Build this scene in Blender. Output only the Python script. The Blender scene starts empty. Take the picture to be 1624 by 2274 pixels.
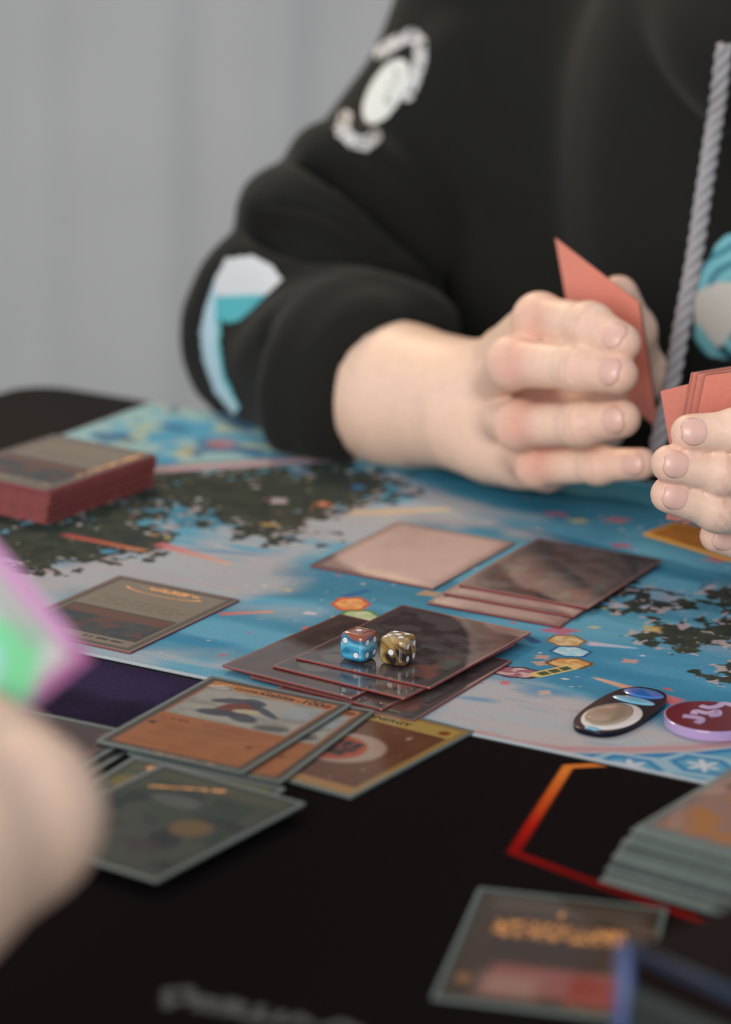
import bpy, math, random
import numpy as np
from mathutils import Vector, Matrix
from mathutils.bvhtree import BVHTree

random.seed(7)
RNG = np.random.RandomState(11)
scene = bpy.context.scene
COL = scene.collection
R = math.radians

# ------------------------------------------------------------------ camera
W_, H_ = 1624.0, 2274.0
FPX = 100.0 / 36.0 * H_
PITCH, ROLL, CAMH = R(15.7957), R(1.9668), 0.3954
_right = Vector((1, 0, 0))
_fw = Vector((0, math.cos(PITCH), -math.sin(PITCH)))
_up0 = Vector((0, math.sin(PITCH), math.cos(PITCH)))
_r = _right * math.cos(ROLL) + _up0 * math.sin(ROLL)
_u = -_right * math.sin(ROLL) + _up0 * math.cos(ROLL)
CAM = Vector((0, 0, CAMH))
cd = bpy.data.cameras.new('camera')
cam = bpy.data.objects.new('camera', cd)
COL.objects.link(cam)
cam.matrix_world = Matrix(((_r.x, _u.x, -_fw.x, 0), (_r.y, _u.y, -_fw.y, 0), (_r.z, _u.z, -_fw.z, CAMH), (0, 0, 0, 1)))
cd.sensor_fit = 'VERTICAL'
cd.sensor_height = 36.0
cd.sensor_width = 36.0 * W_ / H_
cd.lens = 100.0
cd.clip_start = 0.02
cd.dof.use_dof = True
cd.dof.focus_distance = 1.222
cd.dof.aperture_fstop = 5.0
cd.dof.aperture_blades = 9
scene.camera = cam

# ------------------------------------------------------------------ world, daylight, exposure
world = bpy.data.worlds.new('world')
scene.world = world
world.use_nodes = True
wbg = world.node_tree.nodes['Background']
wbg.inputs['Color'].default_value = (0.86, 0.93, 1.0, 1)
wbg.inputs['Strength'].default_value = 0.45


def area(name, loc, target, sx, sy, power, col):
    l = bpy.data.lights.new(name, 'AREA')
    l.shape = 'RECTANGLE'
    l.size, l.size_y, l.energy, l.color = sx, sy, power, col
    o = bpy.data.objects.new(name, l)
    COL.objects.link(o)
    o.location = loc
    o.rotation_euler = (Vector(target) - Vector(loc)).to_track_quat('-Z', 'Y').to_euler()
    return o


area('window_daylight', (-1.05, -1.45, 1.0), (0.1, 1.4, 0.05), 1.9, 1.6, 70, (1.0, 0.965, 0.92))
area('warm_back_lamp', (-0.40, 2.35, 1.05), (-0.05, 1.1, 0.0), 0.22, 0.22, 7, (1.0, 0.72, 0.42))  # unseen warm lamp, set near the mirror direction for glints on the foil
scene.view_settings.view_transform = 'Standard'
scene.view_settings.look = 'None'
scene.view_settings.gamma = 1.0
scene.view_settings.use_curve_mapping = False
scene.view_settings.exposure = 0.2


# ------------------------------------------------------------------ helpers
def ray(px, py):
    return _fw + _r * ((px - W_ / 2) / FPX) - _u * ((py - H_ / 2) / FPX)


def un(px, py, z=0.0):           # point of the plane at height z
    d = ray(px, py)
    return CAM + d * ((z - CAMH) / d.z)


def pt(px, py, Y):               # point at depth Y
    d = ray(px, py)
    return CAM + d * (Y / d.y)


def lin(c):
    c = np.asarray(c, dtype=float) / 255.0
    return np.where(c <= 0.04045, c / 12.92, ((c + 0.055) / 1.055) ** 2.4)


def rgb(r, g, b):
    return tuple(float(x) for x in lin((r, g, b)))


def mk(name, verts, faces, mat=None, parent=None, smooth=False, cols=None, fmat=None):
    me = bpy.data.meshes.new(name)
    if isinstance(verts, np.ndarray) and isinstance(faces, np.ndarray):
        n, k = faces.shape
        me.vertices.add(len(verts))
        me.vertices.foreach_set('co', np.ascontiguousarray(verts, dtype=np.float32).ravel())
        me.loops.add(n * k)
        me.loops.foreach_set('vertex_index', np.ascontiguousarray(faces, dtype=np.int32).ravel())
        me.polygons.add(n)
        me.polygons.foreach_set('loop_start', np.arange(0, n * k, k, dtype=np.int32))
        me.polygons.foreach_set('loop_total', np.full(n, k, dtype=np.int32))
        me.update(calc_edges=True)
    else:
        me.from_pydata([tuple(v) for v in verts], [], [tuple(f) for f in faces])
        me.update()
    if cols is not None:
        a = me.color_attributes.new('Col', 'FLOAT_COLOR', 'POINT')
        cc = np.ones((len(me.vertices), 4), dtype=np.float32)
        cc[:, :3] = cols
        a.data.foreach_set('color', cc.ravel())
    if smooth:
        me.polygons.foreach_set('use_smooth', np.ones(len(me.polygons), dtype=bool))
    if isinstance(mat, (list, tuple)):
        for m in mat:
            me.materials.append(m)
    elif mat is not None:
        me.materials.append(mat)
    if fmat is not None:
        me.polygons.foreach_set('material_index', np.asarray(fmat, dtype=np.int32))
    o = bpy.data.objects.new(name, me)
    COL.objects.link(o)
    if parent is not None:
        o.parent = parent
    return o


def tag(o, label, cat=None, group=None, kind=None):
    if label:
        o['label'] = label
    if cat:
        o['category'] = cat
    if group:
        o['group'] = group
    if kind:
        o['kind'] = kind
    return o


def empty(name, loc=(0, 0, 0), rz=0.0):
    o = bpy.data.objects.new(name, None)
    o.empty_display_size = 0.02
    COL.objects.link(o)
    o.location = loc
    o.rotation_euler = (0, 0, rz)
    return o


def mat(name, color=(0.5, 0.5, 0.5), rough=0.5, metal=0.0, coat=0.0, coat_rough=0.05, ior=1.5, vcol=False,
        noise=None, bump=None, sss=0.0, sheen=0.0, spec=0.5, trans=0.0, aniso=None):
    m = bpy.data.materials.new(name)
    m.use_nodes = True
    nt = m.node_tree
    b = nt.nodes['Principled BSDF']
    b.inputs['Base Color'].default_value = (*color, 1)
    b.inputs['Roughness'].default_value = rough
    b.inputs['Metallic'].default_value = metal
    b.inputs['IOR'].default_value = ior
    b.inputs['Coat Weight'].default_value = coat
    b.inputs['Coat Roughness'].default_value = coat_rough
    b.inputs['Specular IOR Level'].default_value = spec
    b.inputs['Transmission Weight'].default_value = trans
    if sss:
        b.inputs['Subsurface Weight'].default_value = sss
        b.inputs['Subsurface Radius'].default_value = (1.0, 0.35, 0.2)
        b.inputs['Subsurface Scale'].default_value = 0.006
    if sheen:
        b.inputs['Sheen Weight'].default_value = sheen
        b.inputs['Sheen Roughness'].default_value = 0.5
    src = None
    tc = nt.nodes.new('ShaderNodeTexCoord')
    if vcol:
        at = nt.nodes.new('ShaderNodeAttribute')
        at.attribute_name = 'Col'
        src = at.outputs['Color']
    if noise:
        sc, amt = noise
        nz = nt.nodes.new('ShaderNodeTexNoise')
        nz.inputs['Scale'].default_value = sc
        nz.inputs['Detail'].default_value = 4
        nt.links.new(tc.outputs['Object'], nz.inputs['Vector'])
        mr = nt.nodes.new('ShaderNodeMapRange')
        mr.inputs['To Min'].default_value = 1 - amt
        mr.inputs['To Max'].default_value = 1 + amt
        mr.inputs['From Min'].default_value = 0.3
        mr.inputs['From Max'].default_value = 0.7
        nt.links.new(nz.outputs['Fac'], mr.inputs['Value'])
        mx = nt.nodes.new('ShaderNodeMix')
        mx.data_type = 'RGBA'
        mx.blend_type = 'MULTIPLY'
        mx.inputs['Factor'].default_value = 1.0
        if src is not None:
            nt.links.new(src, mx.inputs['A'])
        else:
            mx.inputs['A'].default_value = (*color, 1)
        nt.links.new(mr.outputs['Result'], mx.inputs['B'])
        src = mx.outputs['Result']
    if src is not None:
        nt.links.new(src, b.inputs['Base Color'])
    if bump:
        sc, st = bump
        n2 = nt.nodes.new('ShaderNodeTexNoise')
        n2.inputs['Scale'].default_value = sc
        n2.inputs['Detail'].default_value = 3
        nt.links.new(tc.outputs['Object'], n2.inputs['Vector'])
        bp = nt.nodes.new('ShaderNodeBump')
        bp.inputs['Strength'].default_value = st
        bp.inputs['Distance'].default_value = 0.001
        nt.links.new(n2.outputs['Fac'], bp.inputs['Height'])
        nt.links.new(bp.outputs['Normal'], b.inputs['Normal'])
    return m


def film_mat(name, ior, rough=0.03, milk=0.0, milk_col=(0.4, 0.45, 0.45)):
    m = bpy.data.materials.new(name)
    m.use_nodes = True
    nt = m.node_tree
    nt.nodes.clear()
    out = nt.nodes.new('ShaderNodeOutputMaterial')
    tr = nt.nodes.new('ShaderNodeBsdfTransparent')
    gl = nt.nodes.new('ShaderNodeBsdfGlossy')
    gl.inputs['Roughness'].default_value = rough
    fr = nt.nodes.new('ShaderNodeFresnel')
    fr.inputs['IOR'].default_value = ior
    # the sheet is two equal surfaces: it mirrors on the lit side and passes what comes from below
    ge = nt.nodes.new('ShaderNodeNewGeometry')
    inv = nt.nodes.new('ShaderNodeMath')
    inv.operation = 'SUBTRACT'
    inv.inputs[0].default_value = 1.0
    nt.links.new(ge.outputs['Backfacing'], inv.inputs[1])
    mul = nt.nodes.new('ShaderNodeMath')
    mul.operation = 'MULTIPLY'
    nt.links.new(fr.outputs[0], mul.inputs[0])
    nt.links.new(inv.outputs[0], mul.inputs[1])
    mx = nt.nodes.new('ShaderNodeMixShader')
    under = tr.outputs[0]
    if milk > 0:
        df = nt.nodes.new('ShaderNodeBsdfDiffuse')
        df.inputs['Color'].default_value = (*milk_col, 1)
        m2 = nt.nodes.new('ShaderNodeMixShader')
        m2.inputs[0].default_value = milk
        nt.links.new(tr.outputs[0], m2.inputs[1])
        nt.links.new(df.outputs[0], m2.inputs[2])
        under = m2.outputs[0]
    nt.links.new(mul.outputs[0], mx.inputs[0])
    nt.links.new(under, mx.inputs[1])
    nt.links.new(gl.outputs[0], mx.inputs[2])
    nt.links.new(mx.outputs[0], out.inputs[0])
    return m


# ---- numpy painting (flat print stored as point colours of a fine grid)
def sstep(a, b, x):
    t = np.clip((x - a) / (b - a), 0, 1)
    return t * t * (3 - 2 * t)


def vnoise(x, y, seed=0):
    tab = np.random.RandomState(1000 + seed).rand(257, 257)
    xi = np.floor(x).astype(int)
    yi = np.floor(y).astype(int)
    fx = x - xi
    fy = y - yi
    fx = fx * fx * (3 - 2 * fx)
    fy = fy * fy * (3 - 2 * fy)
    x0, x1, y0, y1 = xi % 256, (xi + 1) % 256, yi % 256, (yi + 1) % 256
    a = tab[x0, y0] * (1 - fx) + tab[x1, y0] * fx
    b = tab[x0, y1] * (1 - fx) + tab[x1, y1] * fx
    return a * (1 - fy) + b * fy


def fbm(x, y, seed=0, oct=4):
    s, a, t = 0, 0.5, 0
    for i in range(oct):
        s = s + a * vnoise(x * 2 ** i + 17.3 * i, y * 2 ** i + 9.1 * i, seed + i)
        t += a
        a *= 0.5
    return s / t


def over(img, mask, col):
    c = lin(col) if not isinstance(col, np.ndarray) else col
    return img * (1 - mask[..., None]) + c * mask[..., None]


def sd_poly(S, T, pts):
    pts = np.asarray(pts, dtype=float)
    d = np.full(S.shape, 1e9)
    ins = np.zeros(S.shape, dtype=bool)
    n = len(pts)
    for i in range(n):
        a, b = pts[i], pts[(i + 1) % n]
        e = b - a
        ws, wt = S - a[0], T - a[1]
        h = np.clip((ws * e[0] + wt * e[1]) / (e @ e + 1e-12), 0, 1)
        d = np.minimum(d, np.hypot(ws - h * e[0], wt - h * e[1]))
        if abs(e[1]) > 1e-12:
            c = (a[1] > T) != (b[1] > T)
            ins ^= c & (S < e[0] * (T - a[1]) / e[1] + a[0])
    return np.where(ins, -d, d)


def sd_line(S, T, pts):
    d = np.full(S.shape, 1e9)
    tt = np.zeros(S.shape)
    L = [0.0]
    for i in range(len(pts) - 1):
        L.append(L[-1] + math.dist(pts[i], pts[i + 1]))
    for i in range(len(pts) - 1):
        a, b = np.asarray(pts[i], float), np.asarray(pts[i + 1], float)
        e = b - a
        ws, wt = S - a[0], T - a[1]
        h = np.clip((ws * e[0] + wt * e[1]) / (e @ e + 1e-12), 0, 1)
        di = np.hypot(ws - h * e[0], wt - h * e[1])
        m = di < d
        d = np.where(m, di, d)
        tt = np.where(m, (L[i] + h * (L[i + 1] - L[i])) / L[-1], tt)
    return d, tt


def ell(S, T, c, rx, ry, ang=0.0):
    x, y = S - c[0], T - c[1]
    ca, sa = math.cos(ang), math.sin(ang)
    return np.hypot((x * ca + y * sa) / rx, (-x * sa + y * ca) / ry)


def grid_mesh(nx, ny, w, h, z=0.0):
    xs = np.linspace(0, w, nx)
    ys = np.linspace(0, h, ny)
    S, T = np.meshgrid(xs, ys, indexing='ij')
    v = np.stack([S.ravel(), T.ravel(), np.full(S.size, z)], -1)
    i = np.arange(nx * ny).reshape(nx, ny)
    f = np.stack([i[:-1, :-1].ravel(), i[1:, :-1].ravel(), i[1:, 1:].ravel(), i[:-1, 1:].ravel()], -1)
    return S, T, v, f


def rrect(w, h, r, n=4, cx=0.0, cy=0.0):
    pts = []
    for (sx, sy, a0) in ((1, 1, 0), (-1, 1, 90), (-1, -1, 180), (1, -1, 270)):
        for k in range(n + 1):
            a = R(a0 + 90.0 * k / n)
            pts.append((cx + sx * (w / 2 - r) + r * math.cos(a), cy + sy * (h / 2 - r) + r * math.sin(a)))
    return pts


def prism(outline, z0, z1):
    n = len(outline)
    v = [(x, y, z0) for x, y in outline] + [(x, y, z1) for x, y in outline]
    f = [tuple(range(n - 1, -1, -1)), tuple(range(n, 2 * n))]
    f += [(i, (i + 1) % n, n + (i + 1) % n, n + i) for i in range(n)]
    return v, f


def bev(o, w, seg=2):
    b = o.modifiers.new('bevel', 'BEVEL')
    b.width = w
    b.segments = seg
    b.limit_method = 'ANGLE'
    return o


# ---- signed distance modelling: one continuous surface out of blended limbs
def smin(a, b, k):
    if k <= 0:
        return np.minimum(a, b)
    h = np.clip(k - np.abs(a - b), 0, None) / k
    return np.minimum(a, b) - h * h * k * 0.25


class Grid:
    def __init__(s, lo, hi, h):
        s.lo = np.array(lo, dtype=float)
        s.h = h
        s.n = np.ceil((np.array(hi) - s.lo) / h).astype(int) + 1
        s.ax = [(s.lo[i] + h * np.arange(s.n[i])).astype(np.float32) for i in range(3)]

    def new(s):
        return np.full(tuple(s.n), 0.05, dtype=np.float32)

    def sl(s, lo, hi):
        a = np.clip(np.floor((np.array(lo) - s.lo) / s.h).astype(int), 0, s.n)
        b = np.clip(np.ceil((np.array(hi) - s.lo) / s.h).astype(int) + 1, 0, s.n)
        return tuple(slice(int(a[i]), int(b[i])) for i in range(3))

    def pts(s, sl):
        return (s.ax[0][sl[0]][:, None, None], s.ax[1][sl[1]][None, :, None], s.ax[2][sl[2]][None, None, :])

    def cap(s, F, a, b, ra, rb, k=0.004, sub=False):
        a = np.array(a, dtype=np.float32)
        b = np.array(b, dtype=np.float32)
        m = max(ra, rb) + max(0.01, 1.3 * k) + 2 * s.h
        sl = s.sl(np.minimum(a, b) - m, np.maximum(a, b) + m)
        x, y, z = s.pts(sl)
        if 0 in (x.size, y.size, z.size):
            return F
        e = b - a
        L = float(e @ e) + 1e-12
        px, py, pz = x - a[0], y - a[1], z - a[2]
        t = np.clip((px * e[0] + py * e[1] + pz * e[2]) / L, 0, 1)
        d = np.sqrt((px - t * e[0]) ** 2 + (py - t * e[1]) ** 2 + (pz - t * e[2]) ** 2) - (ra + t * (rb - ra))
        F[sl] = -smin(-F[sl], d, k) if sub else smin(F[sl], d, k)
        return F

    def ell(s, F, c, r, rot=None, k=0.01, sub=False):
        c = np.array(c, dtype=np.float32)
        m = max(r) + max(0.01, 1.3 * k) + 2 * s.h
        sl = s.sl(c - m, c + m)
        x, y, z = s.pts(sl)
        if 0 in (x.size, y.size, z.size):
            return F
        px, py, pz = x - c[0], y - c[1], z - c[2]
        if rot is not None:
            M = np.array(rot)
            px, py, pz = (px * M[0][0] + py * M[1][0] + pz * M[2][0], px * M[0][1] + py * M[1][1] + pz * M[2][1],
                          px * M[0][2] + py * M[1][2] + pz * M[2][2])
        k0 = np.sqrt((px / r[0]) ** 2 + (py / r[1]) ** 2 + (pz / r[2]) ** 2)
        k1 = np.sqrt((px / r[0] ** 2) ** 2 + (py / r[1] ** 2) ** 2 + (pz / r[2] ** 2) ** 2) + 1e-9
        d = k0 * (k0 - 1) / k1
        F[sl] = -smin(-F[sl], d, k) if sub else smin(F[sl], d, k)
        return F

    def chain(s, F, ch, k=0.004):
        for (a, ra), (b, rb) in zip(ch[:-1], ch[1:]):
            s.cap(F, a, b, ra, rb, k)
        return F

    def mesh(s, F):
        nx, ny, nz = F.shape
        ins = F < 0
        cnt = np.zeros((nx - 1, ny - 1, nz - 1), dtype=np.int8)
        offs = [(i, j, k) for i in (0, 1) for j in (0, 1) for k in (0, 1)]
        for o in offs:
            cnt += ins[o[0]:nx - 1 + o[0], o[1]:ny - 1 + o[1], o[2]:nz - 1 + o[2]]
        act = (cnt > 0) & (cnt < 8)
        ijk = np.argwhere(act)
        idx = np.full(act.shape, -1, dtype=np.int32)
        idx[act] = np.arange(len(ijk))
        acc = np.zeros((len(ijk), 3))
        num = np.zeros(len(ijk))
        for o in offs:
            for ax in range(3):
                if o[ax] == 0:
                    q = list(o)
                    q[ax] = 1
                    v0 = F[ijk[:, 0] + o[0], ijk[:, 1] + o[1], ijk[:, 2] + o[2]]
                    v1 = F[ijk[:, 0] + q[0], ijk[:, 1] + q[1], ijk[:, 2] + q[2]]
                    m = (v0 < 0) != (v1 < 0)
                    t = v0 / (v0 - v1 + 1e-20)
                    p = np.array(o, dtype=float)[None] + t[:, None] * (np.array(q) - np.array(o))[None]
                    acc[m] += p[m]
                    num[m] += 1
        verts = s.lo + s.h * (ijk + acc / num[:, None])
        faces = []
        for ax in range(3):
            b, c = (ax + 1) % 3, (ax + 2) % 3
            A = np.take(ins, range(0, F.shape[ax] - 1), axis=ax)
            B = np.take(ins, range(1, F.shape[ax]), axis=ax)
            g = np.argwhere(A != B)
            ok = (g[:, b] >= 1) & (g[:, c] >= 1) & (g[:, b] <= F.shape[b] - 2) & (g[:, c] <= F.shape[c] - 2)
            g = g[ok]
            eb = np.zeros(3, int)
            eb[b] = 1
            ec = np.zeros(3, int)
            ec[c] = 1
            gi = lambda q: idx[q[:, 0], q[:, 1], q[:, 2]]
            f = np.stack([gi(g), gi(g - eb), gi(g - eb - ec), gi(g - ec)], -1)
            fl = ~ins[g[:, 0], g[:, 1], g[:, 2]]
            f[fl] = f[fl][:, ::-1]
            faces.append(f)
        return verts, np.concatenate(faces).astype(np.int32)


def join_meshes(parts):
    vs, fs, n = [], [], 0
    for v, f in parts:
        vs.append(v)
        fs.append(f + n)
        n += len(v)
    return np.concatenate(vs), np.concatenate(fs)


def catmull(P, n):
    P = [np.array(p, dtype=float) for p in P]
    P = [2 * P[0] - P[1]] + P + [2 * P[-1] - P[-2]]
    out = []
    for i in range(1, len(P) - 2):
        for k in range(n):
            t = k / n
            a, b, c, d = P[i - 1], P[i], P[i + 1], P[i + 2]
            out.append(0.5 * (2 * b + (c - a) * t + (2 * a - 5 * b + 4 * c - d) * t * t + (3 * b - a - 3 * c + d) * t ** 3))
    out.append(P[-2])
    return np.array(out)


def tube(path, rad, ns=10, closed_ends=True):
    path = np.asarray(path, dtype=float)
    n = len(path)
    tan = np.gradient(path, axis=0)
    tan /= np.linalg.norm(tan, axis=1)[:, None] + 1e-12
    ref = np.array([0, 0, 1.0]) if abs(tan[0][2]) < 0.9 else np.array([1.0, 0, 0])
    v, f = [], []
    nrm = np.cross(tan[0], ref)
    for i in range(n):
        nrm = nrm - tan[i] * (nrm @ tan[i])
        nrm /= np.linalg.norm(nrm)
        bi = np.cross(tan[i], nrm)
        rr = rad[i] if hasattr(rad, '__len__') else rad
        for k in range(ns):
            a = 2 * math.pi * k / ns
            v.append(path[i] + rr * (math.cos(a) * nrm + math.sin(a) * bi))
    for i in range(n - 1):
        for k in range(ns):
            f.append((i * ns + k, i * ns + (k + 1) % ns, (i + 1) * ns + (k + 1) % ns, (i + 1) * ns + k))
    if closed_ends:
        f.append(tuple(range(ns - 1, -1, -1)))
        f.append(tuple(range((n - 1) * ns, n * ns)))
    return v, f


def text_mesh(body, size):
    cu = bpy.data.curves.new('t', 'FONT')
    cu.body = body
    cu.size = size
    cu.offset = size * 0.028
    cu.resolution_u = 3
    o = bpy.data.objects.new('t', cu)
    COL.objects.link(o)
    dg = bpy.context.evaluated_depsgraph_get()
    me = bpy.data.meshes.new_from_object(o.evaluated_get(dg))
    v = [tuple(p.co) for p in me.vertices]
    f = [tuple(p.vertices) for p in me.polygons]
    bpy.data.objects.remove(o)
    bpy.data.meshes.remove(me)
    return v, f


# ------------------------------------------------------------------ the table's own axes
ANG = R(-27.07)
EU = np.array([math.cos(ANG), math.sin(ANG)])
EV = np.array([-math.sin(ANG), math.cos(ANG)])
U0, V0 = -0.849, 0.9795          # near left corner of the blue mat
MATW, MATD = 0.61, 0.402


def uv2w(u, v, z=0.0):
    p = EU * u + EV * v
    return Vector((p[0], p[1], z))


def mst(px, py, z=0.0):          # pixel -> coordinates of the blue mat
    p = un(px, py, z)
    q = np.array([p.x, p.y])
    return (float(q @ EU) - U0, float(q @ EV) - V0)


# ------------------------------------------------------------------ setting
m_floor = mat('floor_mat', rgb(120, 112, 105), 0.6, noise=(3, 0.15))
m_wall = mat('wall_mat', rgb(168, 168, 168), 0.9, noise=(1.2, 0.05))
m_curtain = mat('curtain_mat', rgb(210, 209, 209), 0.95, noise=(2.2, 0.06))
fl = mk('floor', [(-4, -2.5, -0.745), (4, -2.5, -0.745), (4, 4.6, -0.745), (-4, 4.6, -0.745)], [(0, 1, 2, 3)], m_floor)
tag(fl, 'plain grey brown floor under the table', kind='structure')
v, f = prism([(-4, 4.2), (4, 4.2), (4, 4.3), (-4, 4.3)], -0.745, 2.2)
wb = tag(mk('wall_back', v, f, m_wall), 'plain pale grey wall behind the curtain', kind='structure')

# curtains with soft vertical folds
def curtain(x0, x1, seed, label):
    n, k = 420, 30
    xs = np.linspace(x0, x1, n)
    zs = np.linspace(-0.735, 2.1, k)
    X, Z = np.meshgrid(xs, zs, indexing='ij')
    ph = (X - x0) * 2 * math.pi / 0.23 + 1.3 * np.sin(X * 5 + seed)
    amp = 0.014 * (1 + 0.35 * np.sin(X * 7.7 + seed * 2))
    Y = 4.08 + amp * np.sin(ph) + 0.005 * np.sin(ph * 2.3 + Z * 0.8)
    vv = np.stack([X.ravel(), Y.ravel(), Z.ravel()], -1)
    i = np.arange(n * k).reshape(n, k)
    ff = np.stack([i[:-1, :-1].ravel(), i[1:, :-1].ravel(), i[1:, 1:].ravel(), i[:-1, 1:].ravel()], -1)
    o = mk('curtain', vv, ff, m_curtain, smooth=True)
    sm = o.modifiers.new('thick', 'SOLIDIFY')
    sm.thickness = 0.004
    tag(o, label, 'curtain', None)


curtain(-2.6, 2.2, 1, 'pale grey curtain hanging in soft folds behind the hooded person')

# table
m_table = mat('table_mat', rgb(17, 13, 12), 0.6, noise=(40, 0.1), spec=0.05)
TZ = -0.0035
tb = empty('table', uv2w(-0.45, 1.0, -0.745))
tag(tb, 'black table covered by two playmats', 'table')


def world_part(name, verts, faces, m, root, **kw):   # vertices in world space, parented to an unrotated root
    o = mk(name, verts, faces, m, root, **kw)
    o.matrix_parent_inverse = Matrix.Translation(root.location).inverted() if root.rotation_euler.z == 0 else root.matrix_basis.inverted()
    return o


tu0, tu1, tv0, tv1 = -0.945, 0.10, 0.60, 1.398
ol = rrect(tu1 - tu0, tv1 - tv0, 0.03, 6, (tu0 + tu1) / 2, (tv0 + tv1) / 2)
ol = [tuple((EU * a + EV * b)) for a, b in ol]
v, f = prism(ol, TZ - 0.028, TZ)
bev(world_part('tabletop', v, f, m_table, tb), 0.003)
for a in (tu0 + 0.07, tu1 - 0.07):
    for b in (tv0 + 0.07, tv1 - 0.07):
        c = uv2w(a, b)
        v, f = prism([(c.x + sx * 0.022, c.y + sy * 0.022) for sx, sy in ((-1, -1), (1, -1), (1, 1), (-1, 1))], -0.745, TZ - 0.028)
        world_part('leg', v, f, m_table, tb)

# ------------------------------------------------------------------ blue playmat (flat print on cloth)
NX, NY = 800, 530
S, T, mv, mf = grid_mesh(NX, NY, MATW, MATD, 0.0)


def P2(lst):
    return [mst(*p) for p in lst]


def region(poly, soft=0.006, warp=0.008, sc=60, seed=3):
    d = sd_poly(S, T, P2(poly)) + warp * (fbm(S * sc, T * sc, seed) - 0.5) * 2
    return 1 - sstep(-soft, soft, d)


swirl = fbm(S * 9 + 1.5 * fbm(S * 6, T * 6, 40), T * 38 + 2.0 * fbm(S * 7, T * 7, 41), 42, 4)
fine = fbm(S * 30, T * 150, 43, 3)
img = np.zeros(S.shape + (3,)) + lin((72, 142, 170))
img = over(img, sstep(0.45, 0.7, swirl) * 0.55, (34, 104, 132))
img = over(img, sstep(0.55, 0.40, swirl) * 0.35, (120, 182, 206))
# pale misty swooshes
for poly, st in (([(-60, 1290), (150, 1250), (420, 1180), (650, 1140), (930, 1120), (880, 1165), (700, 1255), (640, 1320), (520, 1330), (380, 1320), (150, 1330), (-60, 1400)], 0.85),
                 ([(150, 1425), (300, 1440), (520, 1455), (600, 1470), (560, 1520), (430, 1505), (200, 1450)], 0.7),
                 ([(500, 1340), (620, 1345), (760, 1352), (700, 1362), (520, 1355)], 0.5),
                 ([(900, 1600), (980, 1540), (1060, 1495), (1160, 1520), (1330, 1560), (1480, 1600), (1700, 1590), (1700, 1680), (1300, 1680), (1050, 1640)], 0.9),
                 ([(760, 1130), (1000, 1120), (1180, 1150), (1100, 1175), (1010, 1180), (860, 1150)], 0.7),
                 ([(870, 1065), (960, 1090), (1130, 1160), (1210, 1200), (1120, 1190), (980, 1120)], 0.7),
                 ([(1430, 1290), (1560, 1330), (1600, 1300), (1530, 1370), (1450, 1330)], 0.7),
                 ([(1480, 1440), (1600, 1425), (1700, 1430), (1700, 1460), (1560, 1450)], 0.6)):
    mk_ = region(poly, 0.012, 0.020, 26, 5) * st
    mk_ = mk_ * sstep(0.30, 0.52, 0.55 * swirl + 0.45 * fine + 0.06)
    pal = lin((192, 170, 166)) * (1 - fine[..., None]) + lin((168, 176, 182)) * fine[..., None]
    img = over(img, mk_, pal)
# strong blue streaks in the mist
for a, b, w in (((640, 1238), (330, 1212), 0.004), ((560, 1275), (1000, 1290), 0.003), ((330, 1410), (560, 1440), 0.006), ((1000, 1545), (1120, 1560), 0.004), ((1130, 1525), (1300, 1545), 0.006), ((300, 1205), (210, 1235), 0.004)):
    d, t = sd_line(S, T, P2([a, b]))
    img = over(img, (1 - sstep(w * 0.3, w * 1.6, d + 0.003 * fine)) * 0.75 * np.sin(np.clip(t, 0.02, 0.98) * math.pi), (40, 128, 170))
# teal far right, deep
img = over(img, region([(840, 1040), (1000, 1045), (1700, 1080), (1700, 1250), (1450, 1180), (1200, 1170), (1000, 1090)], 0.02, 0.03, 20, 8) * 0.55, (24, 104, 132))
img = over(img, region([(1130, 1400), (1700, 1420), (1700, 1560), (1400, 1560), (1180, 1500)], 0.02, 0.02, 20, 9) * 0.5, (32, 122, 164))
# dark foliage with ragged, speckled edges
speck = fbm(S * 190, T * 190, 60, 2)
fol = np.zeros(S.shape)
for poly in ([(-80, 1130), (130, 1150), (340, 1060), (420, 1100), (330, 1150), (400, 1180), (330, 1215), (200, 1240), (60, 1265), (-80, 1240)],
             [(340, 1040), (500, 1045), (800, 1016), (900, 1070), (880, 1110), (760, 1130), (700, 1160), (640, 1200), (540, 1195), (470, 1150), (400, 1120), (320, 1130)],
             [(1380, 1335), (1430, 1300), (1500, 1330), (1560, 1350), (1500, 1362), (1400, 1350)],
             [(1460, 1400), (1560, 1382), (1700, 1390), (1700, 1420), (1560, 1430), (1480, 1428)],
             [(1570, 1330), (1640, 1305), (1700, 1340), (1620, 1350)],
             [(1590, 1490), (1700, 1478), (1700, 1500), (1620, 1502)]):
    d = sd_poly(S, T, P2(poly)) + 0.050 * (fbm(S * 60, T * 60, 61, 4) - 0.5) + 0.060 * (fbm(S * 170, T * 170, 67, 3) - 0.5)
    fol = np.maximum(fol, 1 - sstep(-0.002, 0.003, d))
speck2 = sstep(.42, .62, fbm(S * 140, T * 140, 66, 3))
speck = np.maximum(speck * .8, speck2)
gcol = lin((16, 20, 12)) * (1 - speck[..., None]) + lin((46, 50, 30)) * speck[..., None]
img = over(img, fol * 0.96, gcol)
near_fol = np.zeros(S.shape)
near_fol[8:-8, 8:-8] = sum(fol[8 + i:fol.shape[0] - 8 + i, 8 + j:fol.shape[1] - 8 + j] for i in (-8, 0, 8) for j in (-8, 0, 8)) / 9
img = over(img, sstep(.64, .70, fbm(S * 230, T * 230, 69, 2)) * (near_fol > .2) * (near_fol < .95) * .8, (178, 166, 170))
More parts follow.
